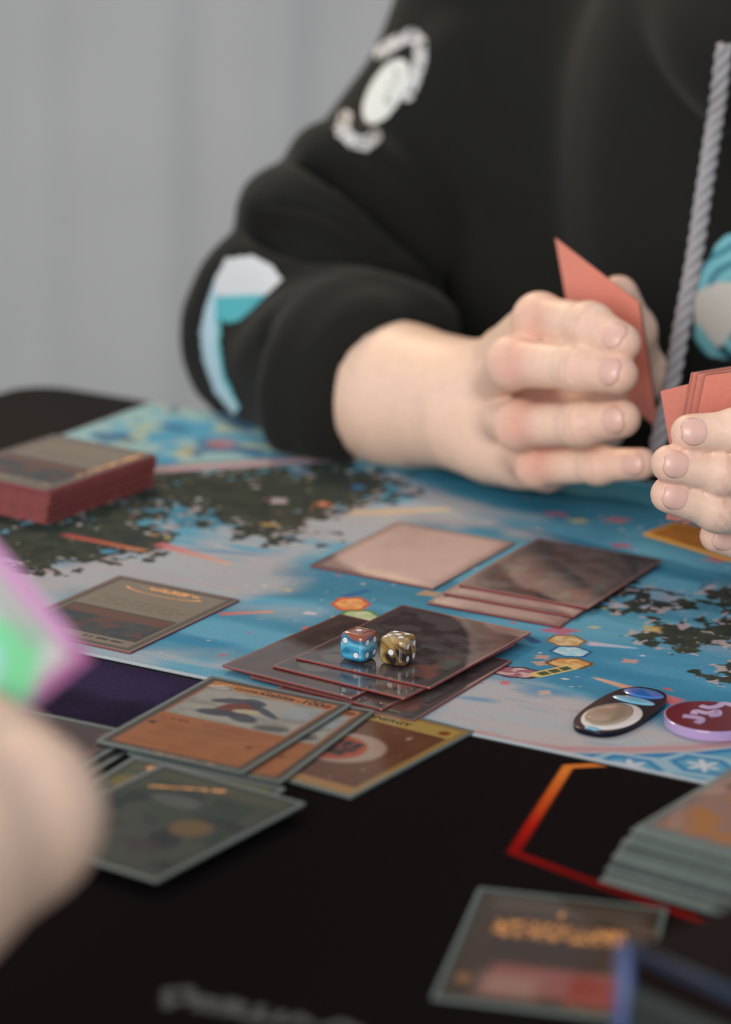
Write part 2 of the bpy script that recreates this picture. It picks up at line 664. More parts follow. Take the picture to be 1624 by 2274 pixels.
# blossoms and confetti
for k in range(420):
    a, b = RNG.rand() * MATW, RNG.rand() * MATD
    i, j = min(int(a / MATW * NX), NX - 1), min(int(b / MATD * NY), NY - 1)
    r = 0.0005 + 0.0013 * RNG.rand() ** 3
    if fol[i, j] < 0.2 and RNG.rand() < 0.5:
        r *= 0.7
    c = [(214, 200, 205), (196, 150, 96), (188, 84, 72), (200, 208, 214), (206, 182, 110), (176, 96, 120)][RNG.randint(6)]
    sl = (slice(max(0, i - 8), i + 9), slice(max(0, j - 8), j + 9))
    img[sl] = over(img[sl], (1 - sstep(0.7, 1.1, ell(S[sl], T[sl], (a, b), r, r * (1 + RNG.rand()), RNG.rand() * 3))) * 0.8, c)
for px, py, rx, ry, c in ((718, 1120, .006, .006, (226, 132, 84)), (620, 1112, .006, .008, (206, 190, 196)), (600, 1165, .007, .004, (198, 160, 90)), (796, 1082, .005, .007, (66, 130, 186)),
                          (492, 985, .011, .013, (214, 112, 96)), (408, 1000, .006, .02, (206, 186, 104)), (540, 990, .006, .008, (60, 70, 84)), (350, 945, .008, .016, (198, 190, 120)),
                          (1235, 1142, .009, .007, (180, 92, 128)), (1285, 1157, .008, .006, (206, 190, 110)), (1370, 1155, .009, .006, (214, 96, 84)), (1245, 1400, .010, .008, (198, 62, 84)),
                          (1320, 1393, .004, .003, (206, 186, 110)), (1450, 1397, .006, .007, (206, 172, 84)), (1590, 1243, .008, .006, (214, 96, 78)), (1380, 1212, .008, .006, (196, 60, 84)),
                          (680, 1395, .003, .004, (214, 84, 62)), (1205, 1459, .005, .004, (214, 150, 110)), (1203, 1473, .005, .004, (214, 160, 120)), (1400, 1468, .005, .004, (220, 150, 120)),
                          (1122, 1516, .003, .004, (206, 60, 70)), (955, 1318, .008, .006, (206, 150, 84)), (1210, 1538, .004, .004, (222, 170, 140)), (640, 1310, .003, .003, (206, 190, 110)), (690, 1362, .005, .003, (220, 205, 205))):
    e_ = ell(S, T, mst(px, py), rx * .72, ry * .72, 0.4)
    x_, y_ = S - mst(px, py)[0], T - mst(px, py)[1]
    e_ = e_ * (1 + .22 * np.cos(4 * np.arctan2(y_, x_) + px)) + .35 * (fbm(S * 240, T * 240, 77, 2) - .5)
    img = over(img, (1 - sstep(0.6, 1.25, e_)) * .68, c)
# comet trails
for a, b, w0, w1, c0, c1 in (((1310, 1502), (1515, 1562), .0012, .006, (222, 180, 140), (206, 74, 84)), ((130, 1185), (330, 1225), .003, .003, (190, 66, 74), (196, 120, 70)),
                             ((340, 1205), (520, 1255), .005, .003, (206, 96, 110), (206, 170, 140)), ((480, 1364), (610, 1358), .003, .002, (196, 90, 96), (214, 150, 120)),
                             ((760, 1140), (1010, 1130), .004, .004, (214, 180, 130), (214, 190, 150)), ((1300, 1428), (1420, 1440), .004, .001, (206, 180, 190), (150, 190, 210))):
    d, t = sd_line(S, T, P2([a, b]))
    w = w0 + (w1 - w0) * t
    cc = lin(c0) * (1 - t[..., None]) + lin(c1) * t[..., None]
    img = over(img, (1 - sstep(0.5, 1.1, d / w)) * 0.85 * sstep(0, 0.12, t) * sstep(1, 0.93, t), cc)
# printed gemstones, each with facets
def gem(px, py, rx, ry, ang, cin, cline, cfill2):
    global img
    c = mst(px, py)
    e = ell(S, T, c, rx, ry, ang)
    x, y = S - c[0], T - c[1]
    th = np.arctan2(y, x)
    e = e * (1 + 0.06 * np.cos(6 * th))
    img = over(img, 1 - sstep(0.97, 1.05, e), cline)
    img = over(img, 1 - sstep(0.78, 0.86, e), cin)
    fac = (np.sin(th * 3 + 4 * e) > 0.2) & (e < 0.78)
    img = over(img, fac * 0.75, cfill2)


gem(779, 1341, .0085, .0105, .3, (222, 140, 84), (196, 74, 40), (230, 176, 110))
gem(797, 1370, .0095, .0105, .2, (176, 190, 140), (84, 130, 62), (206, 206, 170))
gem(1258, 1423, .0085, .0085, .1, (206, 176, 130), (120, 96, 62), (176, 140, 100))
gem(1268, 1447, .0090, .0075, .2, (150, 196, 214), (22, 84, 130), (190, 206, 214))
gem(1265, 1473, .0100, .0075, .5, (196, 140, 84), (110, 70, 40), (216, 180, 120))
gem(1147, 1493, .0120, .0075, .3, (150, 96, 110), (62, 30, 50), (206, 176, 170))
d, t = sd_line(S, T, P2([(1195, 1498), (1268, 1482)]))
img = over(img, 1 - sstep(.003, .0037, d), (206, 180, 110))
img = over(img, (1 - sstep(.0018, .0024, d)) * (np.abs(((t * 3) % 1) - 0.5) < 0.4), (70, 76, 50))
d, t = sd_line(S, T, P2([(1130, 1425), (1160, 1410), (1190, 1425)]))
img = over(img, 1 - sstep(.002, .003, d), (22, 74, 120))
d, t = sd_line(S, T, P2([(770, 1323), (815, 1312)]))
img = over(img, 1 - sstep(.0016, .0026, d), (34, 100, 150))
# printed frames: pale rose rule, light blue border with star hexagons
far = region([(150, 1062), (330, 1044), (790, 1014), (1000, 1040), (1700, 1075), (1700, 700), (100, 700)], 0.002, 0.0, 60, 3)
band = lin((84, 158, 192)) * np.ones(S.shape + (3,))
pat = fbm(S * 45, T * 45, 70, 3)
band = band * (1 - sstep(.52, .62, pat)[..., None]) + lin((150, 186, 190)) * sstep(.52, .62, pat)[..., None]
band = over(band, sstep(.60, .68, fbm(S * 60, T * 40, 71, 2)) * 0.8, (176, 186, 160))
band = over(band, sstep(.62, .70, fbm(S * 50, T * 50, 75, 2)) * 0.8, (40, 96, 140))
lm = (S < 0.36)
img = over(img, far * lm, band)
d, t = sd_line(S, T, P2([(160, 1064), (330, 1044), (560, 1030), (780, 1015)]))
img = over(img, (1 - sstep(.0045, .0065, d)), (190, 160, 168))
img = over(img, (1 - sstep(.0012, .0018, np.abs(d - .0075))) * 0.8 * (t > 0.01) * (t < 0.99), (70, 70, 66))
for px, py, rx, ry, c in ((492, 985, .010, .012, (214, 112, 96)), (412, 1003, .006, .016, (206, 190, 120)), (330, 950, .010, .012, (190, 196, 150))):
    img = over(img, (1 - sstep(0.4, 1.2, ell(S, T, mst(px, py), rx, ry, 0.4))) * .6, c)
bord = region([(1130, 1652), (1250, 1665), (1400, 1668), (1540, 1662), (1720, 1644), (1800, 1900), (1100, 1650)], 0.0012, 0.0)
img = over(img, bord, (84, 148, 176))
d, t = sd_line(S, T, P2([(1060, 1628), (1150, 1650), (1250, 1663), (1400, 1665), (1540, 1660), (1720, 1640)]))
img = over(img, 1 - sstep(.004, .0052, d), (180, 156, 156))
img = over(img, (1 - sstep(.0008, .0014, np.abs(d - .0010))) * .8, (176, 130, 136))
img = over(img, (1 - sstep(.0010, .0018, np.abs(d - .0072))) * bord, (34, 110, 160))
for px, py in ((1400, 1700), (1562, 1700), (1724, 1696), (1490, 1752), (1650, 1752)):
    c = mst(px, py)
    hexp = [(c[0] + .0165 * math.cos(a) * 1.0, c[1] + .0125 * math.sin(a)) for a in [R(60 * k + 12) for k in range(6)]]
    dh = sd_poly(S, T, hexp)
    img = over(img, (1 - sstep(.0010, .0018, np.abs(dh))) * .8, (156, 178, 190))
    img = over(img, (dh < -.002) * (1 - sstep(.0006, .0012, np.abs(dh + .0035))) * 1.0, (36, 112, 160))
    x, y = (S - c[0]), (T - c[1])
    th = np.arctan2(y, x)
    st = np.hypot(x, y) - (.0045 + .0026 * np.cos(th * 6 + 0.3))
    img = over(img, 1 - sstep(-.0008, .0008, st), (196, 196, 202))
img = over(img, 1 - sstep(.0006, .0016, T), (196, 200, 204))          # whitish stitched hem
m_mat = mat('playmat_print', (1, 1, 1), 0.8, vcol=True, noise=(900, 0.10), bump=(1600, 0.25), spec=0.25)
m_rubber = mat('playmat_rubber', rgb(18, 17, 17), 0.7)
blue = empty('playmat', uv2w(U0, V0, 0.0), ANG)
tag(blue, 'blue and white printed playmat with gems, foliage and star border', 'playmat')
mk('printed_cloth', mv, mf, m_mat, blue, smooth=True, cols=img.reshape(-1, 3))
v, f = prism(rrect(MATW + .001, MATD + .001, .004, 4, MATW / 2, MATD / 2), TZ + 0.0003, -0.00015)
mk('rubber_base', v, f, m_rubber, blue)
m_hem = mat('hem_mat', rgb(168, 176, 182), 0.7, bump=(900, 0.5))
for q0, q1 in (((0, 0), (MATW, 0)), ((0, 0), (0, MATD)), ((0, MATD), (MATW, MATD)), ((MATW, 0), (MATW, MATD))):
    v, f = tube([np.array([q0[0] + (q1[0] - q0[0]) * t, q0[1] + (q1[1] - q0[1]) * t, -0.0005]) for t in np.linspace(0, 1, 60)], 0.0008, 6)
    mk('stitched_hem', v, f, m_hem, blue, smooth=True)

# ------------------------------------------------------------------ dark playmat of the near player
DW, DD = 0.61, 0.36
S2, T2, dv, df_ = grid_mesh(620, 366, DW, DD, 0.0)
DU0, DV0 = U0, V0 - 0.0035 - DD
ZD = -0.0006


def dst(px, py):
    p = un(px, py, ZD)
    q = np.array([p.x, p.y])
    return (float(q @ EU) - DU0, float(q @ EV) - DV0)


d_img = np.zeros(S2.shape + (3,)) + lin((27, 21, 22))
pn = fbm(S2 * 16, T2 * 16, 80, 4)
dd = sd_poly(S2, T2, [dst(*p) for p in ((-200, 1380), (200, 1455), (470, 1516), (380, 1570), (230, 1650), (100, 1660), (-200, 1640))])
d_img = over(d_img, (1 - sstep(-.02, .03, dd)) * (0.45 + 0.9 * sstep(.35, .7, pn)).clip(0, 1), (58, 48, 76))
hexl = [dst(*p) for p in ((1345, 1698), (1262, 1702), (1140, 1893), (1440, 2004), (1640, 2070))]
d, t = sd_line(S2, T2, hexl)
ramp = np.zeros(S2.shape + (3,))
stops = [(0.0, (196, 112, 52)), (0.10, (214, 120, 52)), (0.24, (196, 84, 34)), (0.38, (176, 34, 22)), (0.5, (140, 22, 20)), (0.75, (110, 18, 16)), (1.0, (150, 30, 20))]
for (ta, ca), (tb_, cb) in zip(stops[:-1], stops[1:]):
    m_ = (t >= ta) & (t <= tb_)
    w = ((t - ta) / (tb_ - ta))[..., None]
    ramp = np.where(m_[..., None], lin(ca) * (1 - w) + lin(cb) * w, ramp)
d_img = over(d_img, 1 - sstep(.0016, .0026, d), ramp)
# white brush lettering of the mat, out of focus and cut by the frame: loops and strokes only
for pl in ([(372, 2235), (372, 2200), (420, 2195), (430, 2222), (385, 2226)], [(440, 2240), (450, 2215), (480, 2222), (470, 2245)], [(500, 2250), (512, 2222), (540, 2232), (520, 2250), (560, 2262)],
           [(580, 2236), (570, 2262), (610, 2266), (625, 2250)], [(640, 2270), (665, 2256), (690, 2274)], [(720, 2280), (760, 2270), (800, 2290)]):
    d, t = sd_line(S2, T2, [dst(*p) for p in pl])
    d_img = over(d_img, (1 - sstep(.0012, .0024, d)) * .8, (104, 100, 100))
m_dark = mat('dark_playmat_print', (1, 1, 1), 0.75, vcol=True, noise=(700, 0.2), bump=(1500, 0.25), spec=0.0)
dark = empty('playmat', uv2w(DU0, DV0, ZD), ANG)
tag(dark, 'black playmat with orange red hexagon outline and dim purple corner', 'playmat')
mk('printed_cloth', dv, df_, m_dark, dark, smooth=True, cols=d_img.reshape(-1, 3))
v, f = prism(rrect(DW, DD, .004, 4, DW / 2, DD / 2), TZ + 0.0003 - ZD, -0.00015)
mk('rubber_base', v, f, m_rubber, dark)

# ------------------------------------------------------------------ sleeved cards
SW, SL, CW, CL = 0.066, 0.091, 0.063, 0.088
m_red = mat('red_sleeve', rgb(252, 162, 144), 0.42, noise=(300, 0.04), spec=0.35)
m_dred = mat('dull_red_sleeve', rgb(150, 62, 62), 0.4)
m_psl = mat('pile_sleeve', rgb(150, 52, 52), 0.4)
m_teal = mat('dark_sleeve', rgb(104, 116, 114), 0.35)
m_black = mat('black_edge', rgb(20, 20, 24), 0.5)
m_face = mat('card_print', (1, 1, 1), 0.9, vcol=True, noise=(1200, 0.06), spec=0.0)
m_film = film_mat('clear_film', 1.33, 0.05)
m_film_far = film_mat('clear_film_glossy', 2.3, 0.012)
m_rim = film_mat('film_weld', 1.45, 0.12, 0.5, rgb(112, 124, 120))
m_rim_far = film_mat('film_weld_far', 1.9, 0.06, 0.72, rgb(128, 112, 106))
m_ink = mat('ink', rgb(14, 10, 9), 0.8, spec=0.1)
m_inkred = mat('red_ink', rgb(150, 40, 30), 0.6)
m_foil = mat('gold_foil', rgb(236, 170, 96), 0.45, metal=1.0, noise=(900, 0.5), bump=(900, 1.0))

NXC, NYC = 106, 147


def face_grid():
    s, t, v_, f_ = grid_mesh(NXC, NYC, CW, CL, 0.0)
    v_[:, 0] -= CW / 2
    v_[:, 1] -= CL / 2
    return s * 1000, t * 1000, v_, f_      # painting in millimetres, origin lower left, title at the top


FACES = {}
INK = dict(fighter=.66, energy=.68, tan=.52, green=.34, yellow=.42, foil=.62, maroon=.6, pink=.8)   # density of each print


def face_mesh(key, painter):
    if key not in FACES:
        s, t, v_, f_ = face_grid()
        im = painter(s, t) * INK.get(key, 1.0)
        o = mk('card_face', v_, f_, m_face, None, cols=im.reshape(-1, 3))
        FACES[key] = o.data
        bpy.data.objects.remove(o)
    return FACES[key]


_sleeve = {}


def sleeve_meshes(m_back, th, m_flm):
    key = (m_back.name, th, m_flm.name)
    if key not in _sleeve:
        v_, f_ = prism(rrect(SW, SL, 0.0008, 3), 0, th * 0.55)
        a = mk('sleeve_back', v_, f_, m_back)
        # clear front film: bowed sheet with a welded rim
        nx, ny = 13, 17
        xs = np.linspace(-SW / 2, SW / 2, nx)
        ys = np.linspace(-SL / 2, SL / 2, ny)
        xs[1], xs[-2] = -SW / 2 + 0.0012, SW / 2 - 0.0012
        ys[1], ys[-2] = -SL / 2 + 0.0012, SL / 2 - 0.0012
        X, Y = np.meshgrid(xs, ys, indexing='ij')
        Z = np.full(X.shape, th) - 0.00010 * (np.maximum(np.abs(X) / (SW / 2), np.abs(Y) / (SL / 2)) ** 8)
        vv = np.stack([X.ravel(), Y.ravel(), Z.ravel()], -1)
        i = np.arange(nx * ny).reshape(nx, ny)
        ff = np.stack([i[:-1, :-1].ravel(), i[1:, :-1].ravel(), i[1:, 1:].ravel(), i[:-1, 1:].ravel()], -1)
        ii, jj = np.meshgrid(np.arange(nx - 1), np.arange(ny - 1), indexing='ij')
        rim = ((ii == 0) | (ii == nx - 2) | (jj == 0) | (jj == ny - 2)).ravel().astype(int)
        b = mk('sleeve_film', vv, ff, [m_flm, m_rim_far if m_flm is m_film_far else m_rim], smooth=True, fmat=rim)
        # rim wall closing the film down to the back
        ol_ = rrect(SW, SL, 0.0008, 3)
        n = len(ol_)
        vv = [(x, y, th * 0.55) for x, y in ol_] + [(x * 0.999, y * 0.999, th - 0.0002) for x, y in ol_]
        c = mk('sleeve_weld', vv, [(k, (k + 1) % n, n + (k + 1) % n, n + k) for k in range(n)], m_rim_far if m_flm is m_film_far else m_rim)
        _sleeve[key] = (a.data, b.data, c.data)
        for o in (a, b, c):
            bpy.data.objects.remove(o)
    return _sleeve[key]


def link(name, me, parent, z=0.0, rz=0.0, x=0.0, y=0.0):
    o = bpy.data.objects.new(name, me)
    COL.objects.link(o)
    o.parent = parent
    o.location = (x, y, z)
    o.rotation_euler = (0, 0, rz)
    return o


FACE_OF = {}


def card(label, ctr, ang, z, face, sleeve=None, th=0.0008, film=None, flip=False, group=None, tilt=(0, 0)):
    o = empty('trading_card', (ctr[0], ctr[1], z), ang)
    o.rotation_euler = (tilt[0], tilt[1], ang)
    tag(o, label, 'card', group)
    a, b, c = sleeve_meshes(sleeve or m_red, th, film or m_film)
    link('sleeve_back', a, o)
    link('sleeve_film', b, o)
    link('sleeve_weld', c, o)
    o_f = link('card_face', face, o, th * 0.55 + 0.00006, math.pi if flip else 0)
    FACE_OF[o.name] = o_f
    return o


def near_edge(L, B, z):          # card from its near-left and near-right corners
    a, b = un(*L, z), un(*B, z)
    an = math.atan2(b.y - a.y, b.x - a.x)
    m = (a + b) / 2
    return (m.x - math.sin(an) * SL / 2, m.y + math.cos(an) * SL / 2), an


def side_edge(Rr, B, z):         # card from its far-right and near-right corners
    a, b = un(*Rr, z), un(*B, z)
    an = math.atan2(a.y - b.y, a.x - b.x) - math.pi / 2
    m = (a + b) / 2
    return (m.x - math.cos(an) * SW / 2, m.y - math.sin(an) * SW / 2), an


def quad(T_, R_, B_, L_, z):
    q = [un(*p, z) for p in (T_, R_, B_, L_)]
    c = (q[0] + q[1] + q[2] + q[3]) / 4
    e = (q[1] - q[0]) + (q[2] - q[3])
    return (c.x, c.y), math.atan2(e.y, e.x)


# --- prints (mm; generic stand-ins for the pictures)
def base_card(s, t, border, body):
    im = np.zeros(s.shape + (3,)) + lin(border)
    d = np.maximum(np.abs(s - 31.5) - 28.5, np.abs(t - 44) - 41)
    return over(im, 1 - sstep(-0.3, 0.3, d), body)


def box(s, t, x0, y0, x1, y1, soft=0.35):
    d = np.maximum(np.maximum(x0 - s, s - x1), np.maximum(y0 - t, t - y1))
    return 1 - sstep(-soft, soft, d)


def lines_(im, s, t, x0, x1, ys, c, a=0.5, seed=0, h=1.0):
    for k, y in enumerate(ys):
        m_ = box(s, t, x0, y - h / 2, x1 - 6 * np.random.RandomState(seed + k).rand(), y + h / 2, .3) * (vnoise(s * .8, t * 0 + k, seed) > 0.35)
        im = over(im, m_ * a, c)
    return im


def p_fighter(s, t):
    im = base_card(s, t, (92, 74, 60), (188, 112, 58))
    n = fbm(s * .12, t * .12, 5)
    im = over(im, sstep(.3, .8, n) * .35 * box(s, t, 3, 3, 60, 85), (150, 84, 46))
    im = over(im, box(s, t, 3, 78.6, 60, 85), (214, 134, 64))
    im = over(im, box(s, t, 4.0, 42, 59, 78.5), (168, 160, 148))
    b = box(s, t, 5, 43, 58, 77.5)
    im = over(im, b, (186, 178, 166))
    im = over(im, b * sstep(.45, .6, fbm(s * .1, t * .22, 12)) * .6, (140, 134, 126))
    im = over(im, b * (1 - sstep(.8, 1.1, ell(s, t, (27, 60), 7, 11, -.5))), (132, 62, 46))
    for (cx, cy, rx, ry, an) in ((20, 67, 8, 3, .5), (30, 70, 6, 3.5, -.3), (38, 63, 11, 2.4, -.55), (22, 52, 9, 4, .2), (34, 52, 8, 4.5, -.3)):
        im = over(im, b * (1 - sstep(.8, 1.1, ell(s, t, (cx, cy), rx, ry, an))) * .9, (62, 66, 84))
    im = over(im, b * (1 - sstep(.8, 1.1, ell(s, t, (32, 59), 6, 2.6, .3))), (206, 190, 150))
    im = over(im, b * (1 - sstep(.8, 1.1, ell(s, t, (50, 47), 8, 3.5, .3))) * .8, (84, 80, 76))
    im = over(im, b * (1 - sstep(.7, 1.1, ell(s, t, (52, 68), 9, 8, 0))) * .5, (170, 186, 196))
    im = over(im, 1 - sstep(.9, 1.05, ell(s, t, (8.5, 79), 6.0, 3.6)), (150, 144, 136))
    im = over(im, 1 - sstep(.9, 1.05, ell(s, t, (8.5, 79), 4.6, 2.6)), (196, 186, 172))
    im = over(im, 1 - sstep(.85, 1.1, ell(s, t, (57, 81.6), 2.3, 2.3)), (150, 52, 30))
    im = lines_(im, s, t, 6, 22, [36.5], (140, 36, 28), .9, 3, 2.0)
    im = lines_(im, s, t, 24, 50, [36.2], (150, 60, 34), .7, 4, 1.4)
    im = lines_(im, s, t, 12, 46, [30.5, 28], (120, 70, 36), .45, 6)
    im = lines_(im, s, t, 8, 40, [19, 10, 7.5], (110, 62, 34), .4, 9)
    im = over(im, 1 - sstep(.8, 1.1, ell(s, t, (6, 29), 1.8, 1.8)), (70, 40, 30))
    im = over(im, 1 - sstep(.8, 1.1, ell(s, t, (53, 24), 1.6, 1.6)), (120, 56, 34))
    return im


def p_energy(s, t):
    im = base_card(s, t, (176, 140, 84), (128, 84, 62))
    n = fbm(s * .06, t * .06, 21)
    im = over(im, sstep(.35, .75, n) * .5 * box(s, t, 3, 3, 60, 85), (110, 62, 46))
    im = over(im, box(s, t, 2.5, 75, 60.5, 85.5), (196, 164, 92))
    im = over(im, box(s, t, 2.5, 2.5, 60.5, 8), (188, 138, 84))
    e = ell(s, t, (33, 42), 17, 17)
    im = over(im, (1 - sstep(.9, 1.05, e)) * (sstep(.25, .9, ell(s, t, (29, 39), 16, 16))) * .9, (196, 168, 150))
    e2 = ell(s, t, (29, 40), 13.5, 13.5)
    im = over(im, 1 - sstep(.95, 1.05, e2), (176, 72, 44))
    im = over(im, (1 - sstep(.95, 1.05, e2)) * sstep(.55, 1.0, e2) * .5, (206, 110, 70))
    ink = (46, 36, 34)
    for k in range(4):
        im = over(im, box(s, t, 20.5 + 4.6 * k, 43, 24.2 + 4.6 * k, 49.5, .5), ink)
    im = over(im, box(s, t, 20.5, 33.5, 36.5, 38.6, .6), ink)
    im = over(im, box(s, t, 20.5, 38.9, 31, 42, .5), ink)
    im = over(im, box(s, t, 32, 39.2, 38.6, 42.4, .5), ink)
    for (x, y, r) in ((48, 66, 4), (52, 26, 2.6), (14, 18, 3.4), (34, 16, 2), (40, 69, 1.6), (9, 62, 2.6), (55, 48, 1.8), (46, 12, 2)):
        a, b = np.abs(s - x), np.abs(t - y)
        im = over(im, (1 - sstep(.3, 1.0, np.sqrt(a / r) + np.sqrt(b / r))) * .95, (226, 206, 186))
    im = over(im, 1 - sstep(.85, 1.1, ell(s, t, (56, 80), 2.6, 2.6)), (150, 84, 46))
    return im


def p_tan(s, t):
    im = base_card(s, t, (126, 110, 92), (176, 158, 136))
    im = over(im, box(s, t, 4, 43, 59, 77), (96, 88, 84))
    b = box(s, t, 5, 44, 58, 76)
    n = fbm(s * .14, t * .14, 31)
    im = over(im, b * sstep(.4, .6, n), (70, 78, 82))
    im = over(im, b * sstep(.55, .7, fbm(s * .12, t * .2, 35)), (128, 84, 66))
    im = over(im, b * box(s, t, 5, 44, 58, 54, 1.5), (140, 92, 70))
    im = lines_(im, s, t, 7, 56, [36, 32, 28], (96, 82, 70), .45, 12, 1.4)
    im = lines_(im, s, t, 8, 34, [80.5], (70, 58, 50), .8, 15, 2.4)
    return im


def p_green(s, t):
    im = base_card(s, t, (96, 96, 78), (110, 112, 92))
    n = fbm(s * .1, t * .1, 51)
    im = over(im, box(s, t, 3, 30, 60, 76) * sstep(.45, .6, n), (76, 96, 70))
    im = over(im, box(s, t, 3, 8, 60, 72) * sstep(.5, .62, fbm(s * .11, t * .11, 55)), (62, 66, 64))
    im = over(im, (1 - sstep(.7, 1.1, ell(s, t, (45, 44), 9, 9))), (176, 136, 84))
    im = over(im, (1 - sstep(.7, 1.1, ell(s, t, (28, 50), 13, 6, .2))) * .8, (96, 110, 84))
    im = over(im, (1 - sstep(.7, 1.1, ell(s, t, (25, 62), 12, 6))) * .8, (150, 150, 140))
    im = over(im, (1 - sstep(.7, 1.1, ell(s, t, (14, 30), 9, 5))) * .7, (136, 92, 76))
    im = over(im, (1 - sstep(.7, 1.1, ell(s, t, (40, 22), 12, 4))) * .6, (120, 84, 80))
    im = over(im, box(s, t, 3, 78, 60, 85) * .6, (134, 124, 84))
    return im


def p_yellow(s, t):
    im = p_green(s, t)
    im = over(im, box(s, t, 26, 72, 60, 86), (150, 138, 70))
    im = over(im, (1 - sstep(.7, 1.1, ell(s, t, (12, 66), 10, 9))), (176, 150, 70))
    im = over(im, (1 - sstep(.7, 1.1, ell(s, t, (20, 76), 7, 6))), (150, 92, 52))
    return im


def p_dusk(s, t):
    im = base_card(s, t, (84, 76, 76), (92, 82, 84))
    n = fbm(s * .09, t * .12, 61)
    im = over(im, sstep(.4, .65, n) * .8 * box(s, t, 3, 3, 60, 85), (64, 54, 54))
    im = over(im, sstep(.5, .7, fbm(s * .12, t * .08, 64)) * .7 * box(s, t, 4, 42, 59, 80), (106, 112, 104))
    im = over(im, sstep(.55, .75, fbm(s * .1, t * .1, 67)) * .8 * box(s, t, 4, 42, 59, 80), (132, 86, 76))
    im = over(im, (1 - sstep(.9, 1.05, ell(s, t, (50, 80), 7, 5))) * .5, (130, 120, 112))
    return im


def p_brown(s, t):
    im = base_card(s, t, (86, 72, 68), (78, 62, 60))
    n = fbm(s * .08, t * .1, 71)
    return over(im, sstep(.4, .7, n) * .7 * box(s, t, 3, 3, 60, 85), (98, 78, 72))


def p_rose_reflect(s, t):  # pinkish print, brightened to stand in for the hand mirrored in its sleeve
    im = base_card(s, t, (150, 128, 124), (186, 156, 150))
    n = fbm(s * .06, t * .06, 81)
    return over(im, sstep(.4, .7, n) * .6 * box(s, t, 3, 3, 60, 85), (168, 140, 136))


def p_foil(s, t):
    im = base_card(s, t, (74, 66, 52), (84, 62, 50))
    im = over(im, box(s, t, 14, 8, 56, 30, 3), (176, 104, 96))
    im = over(im, box(s, t, 12, 6, 30, 22, 4), (190, 140, 124))
    im = over(im, box(s, t, 40, 6, 58, 26, 3), (170, 70, 62))
    im = over(im, box(s, t, 10, 34, 56, 56, 3), (78, 60, 52))
    im = over(im, box(s, t, 6, 72, 58, 84, 3), (104, 88, 76))
    im = over(im, 1 - sstep(.7, 1.1, ell(s, t, (6, 16), 3, 4)), (176, 120, 70))
    return im


def p_maroon(s, t):
    im = base_card(s, t, (84, 78, 76), (92, 70, 66))
    im = over(im, sstep(.5, .65, fbm(s * .15, t * .15, 91)) * box(s, t, 3, 3, 60, 85), (136, 96, 84))
    im = over(im, (1 - sstep(.8, 1.1, ell(s, t, (57, 80), 4, 3))), (150, 112, 84))
    return im


def p_pink(s, t):
    im = base_card(s, t, (150, 124, 116), (164, 128, 116))
    im = over(im, box(s, t, 4, 50, 60, 78, 2), (96, 66, 62))
    im = over(im, sstep(.5, .62, fbm(s * .12, t * .12, 95)) * box(s, t, 3, 3, 60, 60, 2), (184, 128, 84))
    return im


F_fighter = face_mesh('fighter', p_fighter)
F_energy = face_mesh('energy', p_energy)
F_tan = face_mesh('tan', p_tan)
F_green = face_mesh('green', p_green)
F_yellow = face_mesh('yellow', p_yellow)
F_dusk = face_mesh('dusk', p_dusk)
F_brown = face_mesh('brown', p_brown)
F_rose_reflect = face_mesh('rose', p_rose_reflect)
F_foil = face_mesh('foil', p_foil)
F_maroon = face_mesh('maroon', p_maroon)
F_pink = face_mesh('pink', p_pink)


def write(root, body, x, y, size, m, th, name='lettering', sx=1.0):
    # x, y in millimetres on the card face
    v_, f_ = text_mesh(body, size)
    o = mk(name, [(a * sx, b, 0) for a, b, c in v_], f_, m, FACE_OF[root.name])
    o.location = ((x - 31.5) / 1000, (y - 44) / 1000, 0.00006)
    return o


def foil_patch(root, th, x0, y0, x1, y1, fn, m=None, flip=False, name='foil'):
    # foil stamping: separate flakes of metal leaf on the print
    vs, fs = [], []
    st = 0.35
    for i in range(int((x1 - x0) / st)):
        for j in range(int((y1 - y0) / st)):
            x, y = x0 + i * st, y0 + j * st
            if fn(x, y):
                n = len(vs)
                for a, b in ((0, 0), (st, 0), (st, st), (0, st)):
                    vs.append(((x + a - 31.5) / 1000, (y + b - 44) / 1000, 0))
                fs.append((n, n + 1, n + 2, n + 3))
    o = mk(name, vs, fs, m or m_foil, FACE_OF[root.name])
    o.location = (0, 0, 0.00009)
    return o


def nz2(x, y, s):
    return float(vnoise(np.array([x * s]), np.array([y * s]), 5)[0])


# far player's cards on the blue mat
c, a = quad((252, 1277), (527, 1332), (296, 1452), (24, 1392), 0.0006)
tc_ = card('tan text card with gold arc lying on the blue mat near the purple corner', c, a, 0.0003, F_tan, m_dred, 0.0009, m_film, True)
foil_patch(tc_, 0.0009, 10, 3, 54, 16.5, lambda x, y: (abs((x - 32) / 21) ** 2 + abs((y - 9.5) / 6) ** 2 > .80 and abs((x - 32) / 21) ** 2 + abs((y - 9.5) / 6) ** 2 < 1.0 and y > 10) or (abs((x - 30) / 16) ** 2 + abs((y - 7) / 2.6) ** 2 < 1 and nz2(x, y, 1.2) > .45), flip=True)

